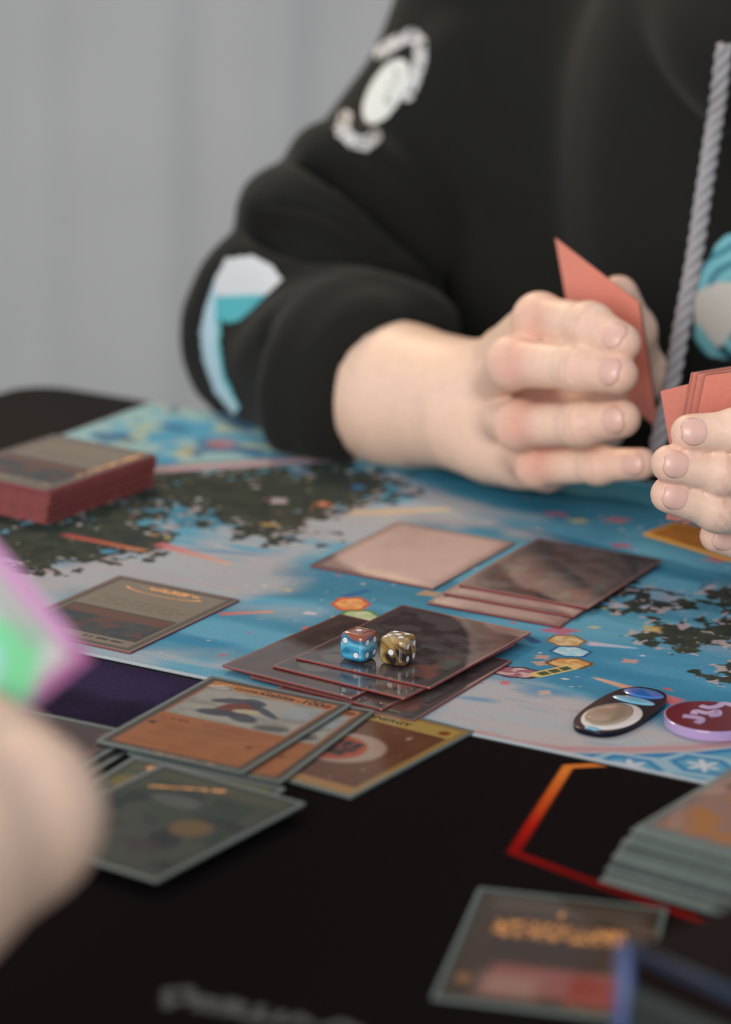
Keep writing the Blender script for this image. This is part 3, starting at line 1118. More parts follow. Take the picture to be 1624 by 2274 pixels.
cp = (0.002, 0.0035)
c, a = quad((876, 1156), (1149, 1204), (970, 1310), (684, 1256), 0.001)
card('pinkish glossy card with painted hand reflection, lying alone beside the three card stack', c, a, 0.0003, F_rose_reflect, m_dred, 0.0009, m_film_far, True)
GST = 'overlapping cards in the three card stack'
c, a = near_edge((946, 1338), (1246, 1392), 0.001)
card('bottom card of the three card stack, jutting out furthest', c, a, 0.0003, F_rose_reflect, m_psl, 0.0009, m_film_far, True, GST)
c, a = near_edge((976, 1315), (1284, 1371), 0.002)
card('middle card of the three card stack', c, a, 0.0014, F_rose_reflect, m_psl, 0.0009, m_film_far, True, GST)
c, a = quad((1207, 1192), (1485, 1241), (1295, 1350), (1004, 1298), 0.0035)
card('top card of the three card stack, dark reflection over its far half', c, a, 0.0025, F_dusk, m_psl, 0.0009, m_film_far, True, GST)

GP = 'cards in the pile under the dice'
c, a = side_edge((1134, 1470), (923, 1598), 0.001)
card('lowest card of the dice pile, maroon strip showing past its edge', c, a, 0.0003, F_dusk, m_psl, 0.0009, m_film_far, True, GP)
c, a = near_edge((555, 1503), (848, 1576), 0.0018)
card('second lowest card of the dice pile, mostly hidden', c, a, 0.0013, F_brown, m_psl, 0.0009, m_film_far, True, GP)
c, a = near_edge((487, 1477), (786, 1552), 0.0030)
card('dark brown card sticking out widest from the pile under the dice', c, a, 0.0024, F_brown, m_psl, 0.0009, m_film_far, True, GP)
c, a = near_edge((606, 1479), (897, 1551), 0.0041)
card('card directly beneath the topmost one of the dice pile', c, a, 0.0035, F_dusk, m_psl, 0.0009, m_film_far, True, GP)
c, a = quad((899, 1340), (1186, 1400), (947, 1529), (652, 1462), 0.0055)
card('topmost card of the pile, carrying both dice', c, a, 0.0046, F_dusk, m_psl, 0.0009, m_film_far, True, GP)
ZTOP = 0.0046 + 0.0009

# near player's cards on the dark mat
TH = 0.0013
c, a = side_edge((1045, 1627), (791, 1763), 0.001)
en = card('brown card with orange fist emblem and white stars on the black mat', c, a, ZD + 0.0003, F_energy, m_teal, TH, m_film)
write(en, 'ENERGY', 21, 77.6, 0.0052, m_ink, TH)
c2, a2 = side_edge((827, 1583), (632, 1731), 0.0022)
cb = card('orange card half hidden between the 100 card and the fist card', c2, a2, ZD + 0.0018, F_fighter, m_teal, TH, m_film)
write(cb, '70', 47.5, 79.8, 0.0066, m_ink, TH)
c3, a3 = quad((475, 1508), (778, 1565), (523, 1706), (230, 1637), 0.004)
cg = card('orange card marked 100 with grey picture, uppermost of its row', c3, a3, ZD + 0.0033, F_fighter, m_teal, TH, m_film)
write(cg, "Cynthia's", 14.2, 80.4, 0.0036, m_ink, TH)
write(cg, 'Gabite', 26.5, 80.1, 0.0058, m_ink, TH)
write(cg, '100', 45.2, 79.8, 0.0066, m_ink, TH)
write(cg, 'HP', 43.2, 80.2, 0.0018, m_ink, TH)
foil_patch(cg, TH, 3, 78, 12, 84, lambda x, y: abs((y - 77.5) - (x - 3) * .72) < .45)
foil_patch(cg, TH, 20, -1.2, 52, .6, lambda x, y: nz2(x, y, 1.1) > .62)
foil_patch(cb, TH, 20, -1.2, 60, .6, lambda x, y: nz2(x + 9, y, 1.1) > .62)

c, a = near_edge((60, 1690), (275, 1640 + 94), 0.001)
GL = 'cards at the elbow of the near hand'
c, a = side_edge((310, 1652), (80, 1790), 0.001)
card('reddish dark card lying lower beside the near hand', c, a, ZD + 0.0003, F_maroon, m_teal, TH, m_film, group=None)
c, a = side_edge((284, 1640), (60, 1770), 0.003)
mc = card('maroon speckled card lying on another beside the near hand', c, a, ZD + 0.0018, F_maroon, m_teal, TH, m_film)
c, a = near_edge((40, 1830), (365, 1900), 0.002)
p_tl, p_tr = un(312, 1681, .004), un(620, 1745, .004)
an = math.atan2(p_tr.y - p_tl.y, p_tr.x - p_tl.x)
mm = (p_tl + p_tr) / 2
yc = card('olive card with yellow band peeking from under the green card', (mm.x + math.sin(an) * SL / 2, mm.y - math.cos(an) * SL / 2), an, ZD + 0.0033, F_yellow, m_teal, TH, m_film)
foil_patch(yc, TH, 6, 74, 27, 86, lambda x, y: abs((x - 17) / 9) ** 2 + abs((y - 82) / 4) ** 2 < 1 and nz2(x, y, 1.6) > .42)
c, a = side_edge((661, 1789), (371, 1940), 0.006)
gc = card('murky green picture card, front one of the near rows', c, a, ZD + 0.0048, F_green, m_teal, TH, m_film)
foil_patch(gc, TH, 8, 60, 34, 84, lambda x, y: abs(y - 74 - (x - 20) * .5) < 1.2 and nz2(x, y, 1.3) > .5)

c, a = near_edge((962, 2206), (1368, 2268), 0.001)
fc = card('brown card with glittering gold letter band beside the deck box', c, a + R(4), ZD + 0.0003, F_foil, m_teal, TH, m_film)
foil_patch(fc, TH, 9, 52, 54, 66, lambda x, y: nz2(x, y, .9) > .56)
foil_patch(fc, TH, 29, 72, 31, 76, lambda x, y: True)

# --- draw piles: every card of a pile is a card
def simple_card_mesh(name, th, mats, inset=0.0):
    ol_ = rrect(SW, SL, 0.0008, 2)
    v_, f_ = prism(ol_, 0, th)
    o = mk(name, v_, f_, mats)
    d_ = o.data
    bpy.data.objects.remove(o)
    return d_


m_pile_red = mat('pile_red', rgb(138, 72, 72), 0.45, noise=(200, 0.1))
me_r = simple_card_mesh('trading_card', 0.00056, m_pile_red)
p0, p1 = un(-150, 1112, 0.0), un(131, 1172, 0.0)
c, a = near_edge((-152, 1110), (131, 1172), 0.0)
NC = 26
dz = 0.00064
for k in range(NC):
    o = link('trading_card', me_r, None, 0.0003 + k * dz)
    o.location.x = c[0] + 0.0012 * (random.random() - .5) + (0.0022 if k > 15 else 0) * 0.5
    o.location.y = c[1] + 0.0012 * (random.random() - .5)
    o.rotation_euler = (0, 0, a + R(1.2) * (random.random() - .5))
    tag(o, 'rose-sleeved card inside the draw pile at the far table corner', 'card', 'cards of the rose draw pile')
dt = card('tan picture card on top of the rose draw pile', c, a, 0.0003 + NC * dz, F_tan, m_dred, 0.0009, m_film, True)
foil_patch(dt, 0.0009, 2, 2, 5, 60, lambda x, y: nz2(x, y, .8) > .5, flip=True)

m_pile_g = mat('pile_teal', rgb(112, 122, 118), 0.4, noise=(200, 0.12))
me_g = simple_card_mesh('trading_card', 0.00062, m_pile_g)
c, a = near_edge((1339, 1958), (1700, 2060), 0.0)
m_pile_gap = mat('pile_teal_gap_shade', rgb(66, 74, 72), 0.5, noise=(200, 0.12))  # darker sleeve copy, drawn at random to imitate shaded gaps in the pile
me_gap = simple_card_mesh('trading_card', 0.00062, m_pile_gap)
NG = 27
dz = 0.0007
for k in range(NG):
    sh = 0.0125 * (k / NG) ** 1.1
    o = link('trading_card', me_g if random.random() < .6 else me_gap, None, ZD + 0.0003 + k * dz)
    o.location.x = c[0] + sh * 0.95 + 0.0016 * (random.random() - .5)
    o.location.y = c[1] + sh * 0.35 + 0.0016 * (random.random() - .5)
    o.rotation_euler = (0, 0, a + R(2.0) * (random.random() - .5))
    tag(o, 'grey-green sleeved card inside the slanting draw pile on the black mat', 'card', 'cards of the grey draw pile')
card('pinkish picture card on top of the slanting grey draw pile', (c[0] + .0145, c[1] + .005), a, ZD + 0.0003 + NG * dz, F_pink, m_teal, 0.0011, m_film)

# ------------------------------------------------------------------ dice
def die_mesh(size, power=5.5, n=22):
    vs, fs = [], []
    idx = {}
    for ax in range(3):
        for sg in (-1, 1):
            g = np.linspace(-1, 1, n)
            ids = np.zeros((n, n), int)
            for i, p in enumerate(g):
                for j, q in enumerate(g):
                    w = [0, 0, 0]
                    w[ax], w[(ax + 1) % 3], w[(ax + 2) % 3] = sg, p, q
                    key = tuple(round(x, 5) for x in w)
                    if key not in idx:
                        ww = np.array(w)
                        nn = (np.abs(ww) ** power).sum() ** (1 / power)
                        idx[key] = len(vs)
                        vs.append(tuple(ww / nn * size / 2))
                    ids[i, j] = idx[key]
            for i in range(n - 1):
                for j in range(n - 1):
                    qd = (ids[i, j], ids[i + 1, j], ids[i + 1, j + 1], ids[i, j + 1])
                    fs.append(qd if sg > 0 else qd[::-1])
    return vs, fs


PIPS = {1: [(0, 0)], 2: [(-1, 1), (1, -1)], 3: [(-1, 1), (0, 0), (1, -1)], 4: [(-1, -1), (-1, 1), (1, -1), (1, 1)],
        5: [(-1, -1), (-1, 1), (1, -1), (1, 1), (0, 0)], 6: [(-1, -1), (-1, 0), (-1, 1), (1, -1), (1, 0), (1, 1)]}


def swirl_mat(name, stops, scale, dist, seed, zshift=0.0):
    m = mat(name, (0.5, .5, .5), 0.18, coat=1.0, coat_rough=0.02)
    nt = m.node_tree
    b = nt.nodes['Principled BSDF']
    tc = nt.nodes.new('ShaderNodeTexCoord')
    mp = nt.nodes.new('ShaderNodeMapping')
    mp.inputs['Location'].default_value = (seed, seed * .7, seed * 1.3)
    nt.links.new(tc.outputs['Object'], mp.inputs['Vector'])
    nz = nt.nodes.new('ShaderNodeTexNoise')
    nz.inputs['Scale'].default_value = scale
    nz.inputs['Detail'].default_value = 2.5
    nz.inputs['Distortion'].default_value = dist
    nt.links.new(mp.outputs['Vector'], nz.inputs['Vector'])
    val = nz.outputs['Fac']
    if zshift:
        sx = nt.nodes.new('ShaderNodeSeparateXYZ')
        nt.links.new(tc.outputs['Object'], sx.inputs[0])
        ma = nt.nodes.new('ShaderNodeMath')
        ma.operation = 'MULTIPLY_ADD'
        ma.inputs[1].default_value = zshift
        nt.links.new(sx.outputs['Z'], ma.inputs[0])
        nt.links.new(val, ma.inputs[2])
        val = ma.outputs[0]
    cr = nt.nodes.new('ShaderNodeValToRGB')
    els = cr.color_ramp.elements
    while len(els) < len(stops):
        els.new(0.5)
    for e, (p, col) in zip(els, stops):
        e.position = p
        e.color = (*rgb(*col), 1)
    nt.links.new(val, cr.inputs['Fac'])
    nt.links.new(cr.outputs['Color'], b.inputs['Base Color'])
    return m


m_pip = mat('pip_white', rgb(226, 226, 228), 0.45)
m_pipring = mat('pip_ring', rgb(40, 50, 96), 0.4)
m_die_b = swirl_mat('blue_red_marble', [(0.25, (20, 84, 130)), (0.42, (60, 160, 200)), (0.55, (120, 196, 220)), (0.66, (30, 110, 150)), (0.74, (150, 74, 36)), (0.90, (110, 34, 18))], 72, 1.0, 2.1, 52.0)
m_die_g = swirl_mat('gold_black_marble', [(0.28, (24, 20, 16)), (0.40, (30, 26, 20)), (0.46, (140, 104, 50)), (0.55, (186, 164, 110)), (0.64, (110, 72, 30)), (0.75, (150, 100, 46))], 62, 1.4, 4.9, 10.0)


def make_die(label, loc, yaw, faces, m, size):
    """faces: dict axis name -> number"""
    o = empty('die', (loc[0], loc[1], loc[2]), yaw)
    tag(o, label, 'die', None)
    v_, f_ = die_mesh(size)
    b_ = mk('die_body', v_, f_, m, o, smooth=True)
    b_.location = (0, 0, size / 2)
    pr = size * 0.098
    sp = size * 0.225
    ax = {'+x': (1, 0, 0), '-x': (-1, 0, 0), '+y': (0, 1, 0), '-y': (0, -1, 0), '+z': (0, 0, 1), '-z': (0, 0, -1)}
    for an_, num in faces.items():
        nrm = Vector(ax[an_])
        q = nrm.to_track_quat('Z', 'Y')
        for (i, j) in PIPS[num]:
            # a shallow disc following the crowned face
            vs, fs = [], []
            n = 20
            rings = (0.0, 0.55, 1.0)
            loc_c = q @ Vector((i * sp, j * sp, 0))
            def on(px, py, off):
                d = q @ Vector((px, py, size / 2))
                w = np.array(d)
                nn = (np.abs(w) ** 5.5).sum() ** (1 / 5.5)
                p = w / nn * size / 2
                p = p + np.array(nrm) * off
                return (p[0], p[1], p[2] + size / 2)
            for ri, (rr, off) in enumerate(((pr * 1.22, 0.00001), (pr * 1.05, .00006), (pr, .00009), (pr * .6, .00006), (0.0001, .00005))):
                for k in range(n):
                    t_ = 2 * math.pi * k / n
                    vs.append(on(i * sp + rr * math.cos(t_), j * sp + rr * math.sin(t_), off))
            for ri in range(4):
                for k in range(n):
                    fs.append((ri * n + k, ri * n + (k + 1) % n, (ri + 1) * n + (k + 1) % n, (ri + 1) * n + k))
            fs.append(tuple(4 * n + k for k in range(n)))
            fm = [1] * n + [0] * (len(fs) - n)
            pp = mk('pip', vs, fs, [m_pip, m_pipring], o, smooth=True, fmat=fm)
    return o


def die_pos(px, py):
    return un(px, py, ZTOP + 0.0065)


DS = 0.0126
d1 = die_pos(797, 1430)
d2 = die_pos(884, 1439)
make_die('blue marbled die with red top showing one pip', (d1.x, d1.y, ZTOP), R(-33), {'+z': 1, '-z': 6, '-y': 2, '+y': 5, '+x': 4, '-x': 3}, m_die_b, DS)
make_die('gold and black marbled die with five pips on top', (d2.x, d2.y, ZTOP), R(-28), {'+z': 5, '-z': 2, '-y': 1, '+y': 6, '+x': 4, '-x': 3}, m_die_g, DS)

# ------------------------------------------------------------------ enamel pin (plain abstract shape, no figure)
m_navy = mat('pin_metal', rgb(34, 36, 52), 0.25, metal=0.8)
m_e_tan = mat('enamel_tan', rgb(150, 132, 112), 0.25, coat=1.0)
m_e_white = mat('enamel_white', rgb(222, 214, 212), 0.25, coat=1.0)
m_e_blue = mat('enamel_blue', rgb(12, 104, 190), 0.22, coat=1.0)
m_e_sky = mat('enamel_sky', rgb(112, 178, 208), 0.25, coat=1.0)


pa, pb = un(1315, 1625, 0.001), un(1440, 1540, 0.001)
pin_ang = math.atan2(pb.y - pa.y, pb.x - pa.x)
pin_len = (pb - pa).length
pc = (pa + pb) / 2
pin = empty('enamel_pin', (pc.x, pc.y, 0.0002), pin_ang)
tag(pin, 'small tan, white and blue enamel pin lying on the pale part of blue mat', 'pin')
h = pin_len / 2
cap_ol = []
for k in range(80):
    t_ = 2 * math.pi * k / 80
    c_, s__ = math.cos(t_), math.sin(t_)
    cap_ol.append((h * 1.12 * math.copysign(abs(c_) ** .75, c_), h * .47 * math.copysign(abs(s__) ** .75, s__)))
v, f = prism(cap_ol, 0, 0.0022)
bev(mk('pin_base', v, f, m_navy, pin), 0.0003, 2)


def enamel(name, items, m, z0=0.0022, zt=0.00045):
    for it in items:
        x, y, rx, ry, an_ = it
        n = 36
        vs, fs = [], []
        for rr, zz in ((1.0, 0), (0.93, zt * .75), (0.7, zt), (0.0001, zt * 1.05)):
            for k in range(n):
                t_ = 2 * math.pi * k / n
                a_, b_ = rx * rr * math.cos(t_), ry * rr * math.sin(t_)
                vs.append((x + a_ * math.cos(an_) - b_ * math.sin(an_), y + a_ * math.sin(an_) + b_ * math.cos(an_), z0 + zz))
        for ri in range(3):
            for k in range(n):
                fs.append((ri * n + k, ri * n + (k + 1) % n, (ri + 1) * n + (k + 1) % n, (ri + 1) * n + k))
        fs.append(tuple(3 * n + k for k in range(n)))
        mk(name, vs, fs, m, pin, smooth=True)


enamel('white_enamel', [(-h * .36, -h * .02, h * .64, h * .40, 0)], m_e_white)
enamel('tan_enamel', [(-h * .34, h * .03, h * .54, h * .31, 0)], m_e_tan, 0.0026)
enamel('sky_enamel', [(h * .46, 0, h * .13, h * .34, 0), (-h * 1.0, 0, h * .055, h * .12, 0)], m_e_sky)
enamel('blue_enamel', [(h * .83, 0, h * .20, h * .32, 0)], m_e_blue)

# ------------------------------------------------------------------ acrylic token
m_acr = mat('lilac_acrylic', rgb(184, 158, 206), 0.12, coat=1.0, sss=0.2)
m_burg = mat('burgundy_top', rgb(96, 22, 40), 0.2, spec=0.2)
tcn = un(1577, 1590, 0.0045)
tk = empty('acrylic_token', (tcn.x, tcn.y, 0.0002), ANG)
tag(tk, 'round lilac acrylic token with burgundy face and squiggle emblem', 'token')
rt = 0.0187
n = 72
ol = [(rt * math.cos(2 * math.pi * k / n), rt * math.sin(2 * math.pi * k / n)) for k in range(n)]
v, f = prism(ol, 0, 0.0042)
bev(mk('token_disc', v, f, m_acr, tk, smooth=False), 0.0003, 2)
ol2 = [(x * .965, y * .965) for x, y in ol]
v, f = prism(ol2, 0.0042, 0.00432)
mk('token_face', v, f, m_burg, tk)
# squiggle given in pixels of the top face, turned to token coordinates
def tok(px, py):
    p = un(px, py, 0.0045)
    q = np.array([p.x - tcn.x, p.y - tcn.y])
    return (float(q @ EU), float(q @ EV))


sq = [(1517, 1590), (1535, 1592), (1556, 1596), (1557, 1602), (1548, 1606)]
sq2 = [(1541, 1586), (1548, 1580), (1568, 1584), (1585, 1582), (1594, 1580), (1594, 1588), (1575, 1590)]
sq3 = [(1556, 1568), (1575, 1572), (1595, 1569), (1608, 1563), (1624, 1566), (1645, 1574)]
for i, s_ in enumerate((sq, sq2, sq3)):
    cp = catmull([(*tok(*p), 0) for p in s_], 8)
    vs, fs = [], []
    tn = np.gradient(cp, axis=0)
    for k in range(len(cp)):
        nn = np.array([-tn[k][1], tn[k][0], 0])
        nn /= np.linalg.norm(nn) + 1e-12
        wd = 0.0016
        for s__, z in ((-1, .00432), (-1, .0046), (1, .0046), (1, .00432)):
            p = cp[k] + nn * wd * s__
            vs.append((p[0], p[1], z))
    for k in range(len(cp) - 1):
        for e in range(4):
            fs.append((k * 4 + e, k * 4 + (e + 1) % 4, (k + 1) * 4 + (e + 1) % 4, (k + 1) * 4 + e))
    fs += [(0, 1, 2, 3), tuple(4 * (len(cp) - 1) + e for e in (3, 2, 1, 0))]
    mk('squiggle', vs, fs, m_acr, tk)

# ------------------------------------------------------------------ orange plate under the far hand
m_or = mat('orange_plate', rgb(176, 108, 34), 0.45, noise=(90, 0.2))
m_or2 = mat('orange_plate_rim', rgb(206, 146, 66), 0.4)
q = [un(*p, 0.001) for p in ((1428, 1186), (1500, 1160), (1760, 1215), (1700, 1268))]
cx = sum((p for p in q), Vector()) / 4
pl = empty('orange_marker', (cx.x, cx.y, 0.0002))
tag(pl, 'flat orange brown marker plate on the blue mat beneath the hand of cards', 'marker')
v, f = prism([(p.x - cx.x, p.y - cx.y) for p in q][::-1], 0, 0.0014)
bev(mk('marker_plate', v, f, m_or2, pl), 0.0004)
v, f = prism([((p.x - cx.x) * .9, (p.y - cx.y) * .9) for p in q][::-1], 0.0014, 0.0016)
mk('marker_inlay', v, f, m_or, pl)

# ------------------------------------------------------------------ deck box
m_box = mat('deck_box_dark', rgb(46, 52, 50), 0.35, noise=(60, 0.1))
m_boxtop = mat('deck_box_lid', rgb(26, 17, 16), 0.7, spec=0.05)
m_boxblue2 = mat('deck_box_trim_dark', rgb(36, 48, 66), 0.5, spec=0.2)
m_boxblue = mat('deck_box_trim', rgb(62, 76, 122), 0.45)
bx0 = Vector((0.0775, 0.752, 0))
da, db = Vector((math.cos(R(-46)), math.sin(R(-46)), 0)), Vector((math.cos(R(44)), math.sin(R(44)), 0))
BH = 0.057
dbx = empty('deck_box', (bx0.x, bx0.y, ZD + 0.0002), R(-46))
tag(dbx, 'dark deck box with blue edge trim standing on the black mat', 'deck box')
v, f = prism([(0, 0), (.075, 0), (.075, .1), (0, .1)], 0, BH - .012)
bev(mk('box_body', v, f, m_box, dbx), 0.003, 3)
v, f = prism([(0.0005, 0.0005), (.0745, 0.0005), (.0745, .0995), (0.0005, .0995)], BH - .0118, BH - 0.0004)
bev(mk('box_lid', v, f, m_boxtop, dbx), 0.003, 3)


def rod(name, a_, b_, r_, m, parent):
    v_, f_ = tube([np.array(a_) + (np.array(b_) - np.array(a_)) * t for t in (0, .5, 1)], r_, 10)
    return mk(name, v_, f_, m, parent, smooth=True)


rod('corner_trim', (.0015, .0015, .001), (.0015, .0015, BH), .0032, m_boxblue, dbx)
rod('lid_trim', (.0015, .0015, BH - .0015), (.0735, .0015, BH - .0015), .0022, m_boxblue2, dbx)

# ------------------------------------------------------------------ people
m_skin = mat('skin', (1, 1, 1), 0.48, vcol=True, noise=(260, 0.05), bump=(700, 0.12), sss=0.18, spec=0.4)
m_nail = mat('nail', rgb(226, 180, 166), 0.38, coat=0.2)
m_hood = mat('hoodie_cotton', rgb(31, 31, 28), 0.95, noise=(500, 0.12), bump=(900, 0.35), sheen=0.06, spec=0.15)
m_print = mat('garment_print', (1, 1, 1), 0.85, vcol=True, bump=(900, 0.3))
m_rope = mat('rope_cotton', rgb(160, 156, 160), 0.9, bump=(1500, 0.4))
m_hair = mat('hair', rgb(46, 32, 24), 0.6, bump=(400, 0.6))
m_pants = mat('trousers', rgb(36, 40, 52), 0.9, bump=(800, 0.3))

SKIN = lin((238, 202, 180))
RED = lin((214, 142, 126))


def skin_cols(v_, reds, creases=()):
    c_ = np.tile(SKIN, (len(v_), 1))
    for p, r_, w in reds:
        d_ = np.linalg.norm(v_ - np.array(p), axis=1)
        m_ = (np.exp(-(d_ / r_) ** 2) * w)[:, None]
        c_ = c_ * (1 - m_) + RED * m_
    for p, ax_, r_, w in creases:
        dv = v_ - np.array(p)
        along = np.abs(dv @ np.array(ax_))
        m_ = ((np.linalg.norm(dv, axis=1) < r_) * np.exp(-(along / 0.0007) ** 2) * w)[:, None]
        c_ = c_ * (1 - m_) + lin((190, 128, 108)) * m_
    return c_


def V(p):
    return np.array(p, dtype=float)


def nail(dip, tip, dorsal, r_, parent, length=0.0115, wd=0.82):
    a_, b_ = V(dip), V(tip)
    ax_ = (b_ - a_) / np.linalg.norm(b_ - a_)
    n_ = V(dorsal) - ax_ * (V(dorsal) @ ax_)
    n_ /= np.linalg.norm(n_)
    s_ = np.cross(ax_, n_)
    start = b_ + ax_ * (r_ * 0.62 - length)
    vs, fs = [], []
    nu, nv = 12, 13
    for i in range(nu):
        u_ = i / (nu - 1)
        # squarish oval: narrower at the cuticle and free edge
        ww = wd * (1 - abs(2 * u_ - 1) ** 3.2 * 0.55)
        for j in range(nv):
            th_ = (j / (nv - 1) * 2 - 1) * ww
            along = start + ax_ * length * u_
            t_out = max(0.0, (along - b_) @ ax_)
            rr = math.sqrt(max(r_ ** 2 - t_out ** 2, (0.70 * r_) ** 2)) + 0.00012 - 0.0004 * (abs(2 * u_ - 1) ** 6 if u_ < .5 else 0)
            rr -= 0.0004 * (abs(th_) / ww) ** 4
            vs.append(along + (n_ * math.cos(th_) + s_ * math.sin(th_)) * rr)
    for i in range(nu - 1):
        for j in range(nv - 1):
            fs.append((i * nv + j, (i + 1) * nv + j, (i + 1) * nv + j + 1, i * nv + j + 1))
    o = mk('fingernail', vs, fs, m_nail, parent, smooth=True)
    sm = o.modifiers.new('thick', 'SOLIDIFY')
    sm.thickness = 0.0005
    sm.offset = 0.0
    return o


# ---------- far person: body (arms, hands, neck, head) as one mesh
person = empty('person', (0.27, 1.78, -0.745))
tag(person, 'person in black hoodie sitting at the table, holding red-backed cards', 'person')


def P(px, py, Y, r=None):
    p = V(pt(px, py, Y))
    return p if r is None else (p, r)


CRE, REDS = [], []
h1 = 0.0016
# right hand (picture left)
idx_f = [P(1118, 785, 1.432, .013), P(1198, 708, 1.383, .0118), P(1310, 727, 1.352, .0112), P(1380, 762, 1.335, .0098)]
mid_f = [P(1106, 850, 1.432, .013), P(1138, 806, 1.375, .0122), P(1285, 816, 1.346, .0110), P(1374, 832, 1.329, .0096)]
rin_f = [P(1112, 925, 1.434, .013), P(1152, 944, 1.380, .0116), P(1290, 942, 1.348, .0102), P(1382, 930, 1.334, .0092)]
pin_f = [P(1140, 985, 1.436, .012), P(1195, 1033, 1.388, .0105), P(1330, 1033, 1.356, .0086), P(1425, 1030, 1.342, .0078)]
thumb = [P(1150, 960, 1.450, .018), P(1300, 945, 1.448, .017), P(1422, 830, 1.436, .0125), P(1402, 735, 1.424, .0118), P(1374, 656, 1.414, .0102)]
wrist = P(1068, 900, 1.462)
palm = [(P(1068, 885, 1.462), P(1140, 790, 1.440), .028, .017), (P(1068, 895, 1.462), P(1130, 850, 1.440), .028, .018),
        (P(1068, 910, 1.462), P(1130, 920, 1.440), .028, .018), (P(1068, 930, 1.462), P(1165, 990, 1.438), .027, .018),
        (P(1110, 990, 1.450), P(1215, 1040, 1.412), .020, .0125), (P(1130, 940, 1.455), P(1280, 950, 1.440), .02, .018)]
fore = [(P(540, 800, 1.62), .050), (P(760, 850, 1.545), .044), (P(900, 880, 1.505), .037), (P(1000, 893, 1.480), .0325), (P(1075, 905, 1.462), .0295)]
allp = np.array([p for p, r_ in idx_f + mid_f + rin_f + pin_f + thumb + fore[1:]])
G1 = Grid(allp.min(0) - 0.05, allp.max(0) + 0.03, h1)
B = G1.new()
G1.chain(B, fore[1:], 0.012)
for a_, b_, ra, rb in palm:
    G1.cap(B, a_, b_, ra, rb, 0.012)
G1.chain(B, thumb[:3], 0.010)
res = B.copy()
for ch in (idx_f, mid_f, rin_f, pin_f, thumb[1:]):
    Fq = G1.new()
    G1.chain(Fq, ch, 0.004)
    # knuckle swelling and tip pad
    for p, r_ in ch[1:-1]:
        G1.cap(Fq, p, p + 1e-5, r_ * 1.06, r_ * 1.06, 0.004)
    comb = smin(B, Fq, 0.006)
    res = np.minimum(res, comb)
hv1, hf1 = G1.mesh(res)
TOCAM = V(-_fw)
for ch, w in ((idx_f, .55), (mid_f, .6), (rin_f, .65), (pin_f, .6)):
    REDS.append((ch[1][0] + TOCAM * .012, .012, w))
    REDS.append((ch[3][0], .010, .55))
    REDS.append((ch[2][0] + TOCAM * .010, .007, .3))
    ax_ = ch[3][0] - ch[2][0]
    ax_ /= np.linalg.norm(ax_)
    for o_ in (-.0016, .0016):
        CRE.append((ch[2][0] + ax_ * o_, ax_, .018, .30))
REDS.append((P(1190, 1060, 1.40), .02, .4))
REDS.append((thumb[-1][0], .012, .4))

# left hand (picture right), mostly out of the frame
l_idx = [P(1880, 985, 1.262, .0125), P(1780, 940, 1.222, .0105), P(1640, 957, 1.203, .0090), P(1532, 962, 1.200, .0084)]
l_mid = [P(1870, 1050, 1.265, .0125), P(1770, 1072, 1.224, .0105), P(1605, 1050, 1.203, .0094), P(1488, 1030, 1.198, .0084)]
l_rin = [P(1875, 1115, 1.268, .0122), P(1765, 1180, 1.228, .0102), P(1595, 1130, 1.206, .0092), P(1486, 1098, 1.201, .0082)]
l_pin = [P(1875, 1175, 1.272, .0115), P(1760, 1235, 1.240, .0095), P(1680, 1216, 1.226, .0084), P(1592, 1190, 1.220, .0076)]
l_thumb = [P(1900, 1060, 1.30, .017), P(1800, 1010, 1.300, .014), P(1700, 955, 1.272, .0115), P(1640, 930, 1.258, .0098)]
l_fore = [(P(1960, 1090, 1.30), .030), (P(2060, 1100, 1.345), .034), (P(2240, 1090, 1.44), .040), (P(2420, 1060, 1.54), .046)]
l_palm = [(P(1960, 1080, 1.298), P(1880, 1000, 1.268), .026, .017), (P(1960, 1085, 1.298), P(1885, 1060, 1.272), .026, .017),
          (P(1960, 1095, 1.298), P(1890, 1115, 1.275), .026, .017), (P(1960, 1105, 1.298), P(1890, 1170, 1.28), .025, .016)]
allp = np.array([p for p, r_ in l_idx + l_mid + l_rin + l_pin + l_thumb + l_fore[:3]])
G2 = Grid(allp.min(0) - 0.04, allp.max(0) + 0.04, 0.0016)
B = G2.new()
G2.chain(B, l_fore, 0.012)
for a_, b_, ra, rb in l_palm:
    G2.cap(B, a_, b_, ra, rb, 0.012)
G2.chain(B, l_thumb[:2], 0.010)
res = B.copy()
for ch in (l_idx, l_mid, l_rin, l_pin, l_thumb):
    Fq = G2.new()
    G2.chain(Fq, ch, 0.004)
    for p, r_ in ch[1:-1]:
        G2.cap(Fq, p, p + 1e-5, r_ * 1.05, r_ * 1.05, 0.004)
    res = np.minimum(res, smin(B, Fq, 0.008))
hv2, hf2 = G2.mesh(res)
for ch in (l_idx, l_mid, l_rin, l_pin):
    REDS.append((ch[3][0], .009, .45))
    REDS.append((ch[2][0] + TOCAM * .008, .006, .12))
    ax_ = ch[3][0] - ch[2][0]
    ax_ /= np.linalg.norm(ax_)
    for o_ in (-.0018, .0004, .0022):
        CRE.append((ch[2][0] + ax_ * o_, ax_, .016, .30))

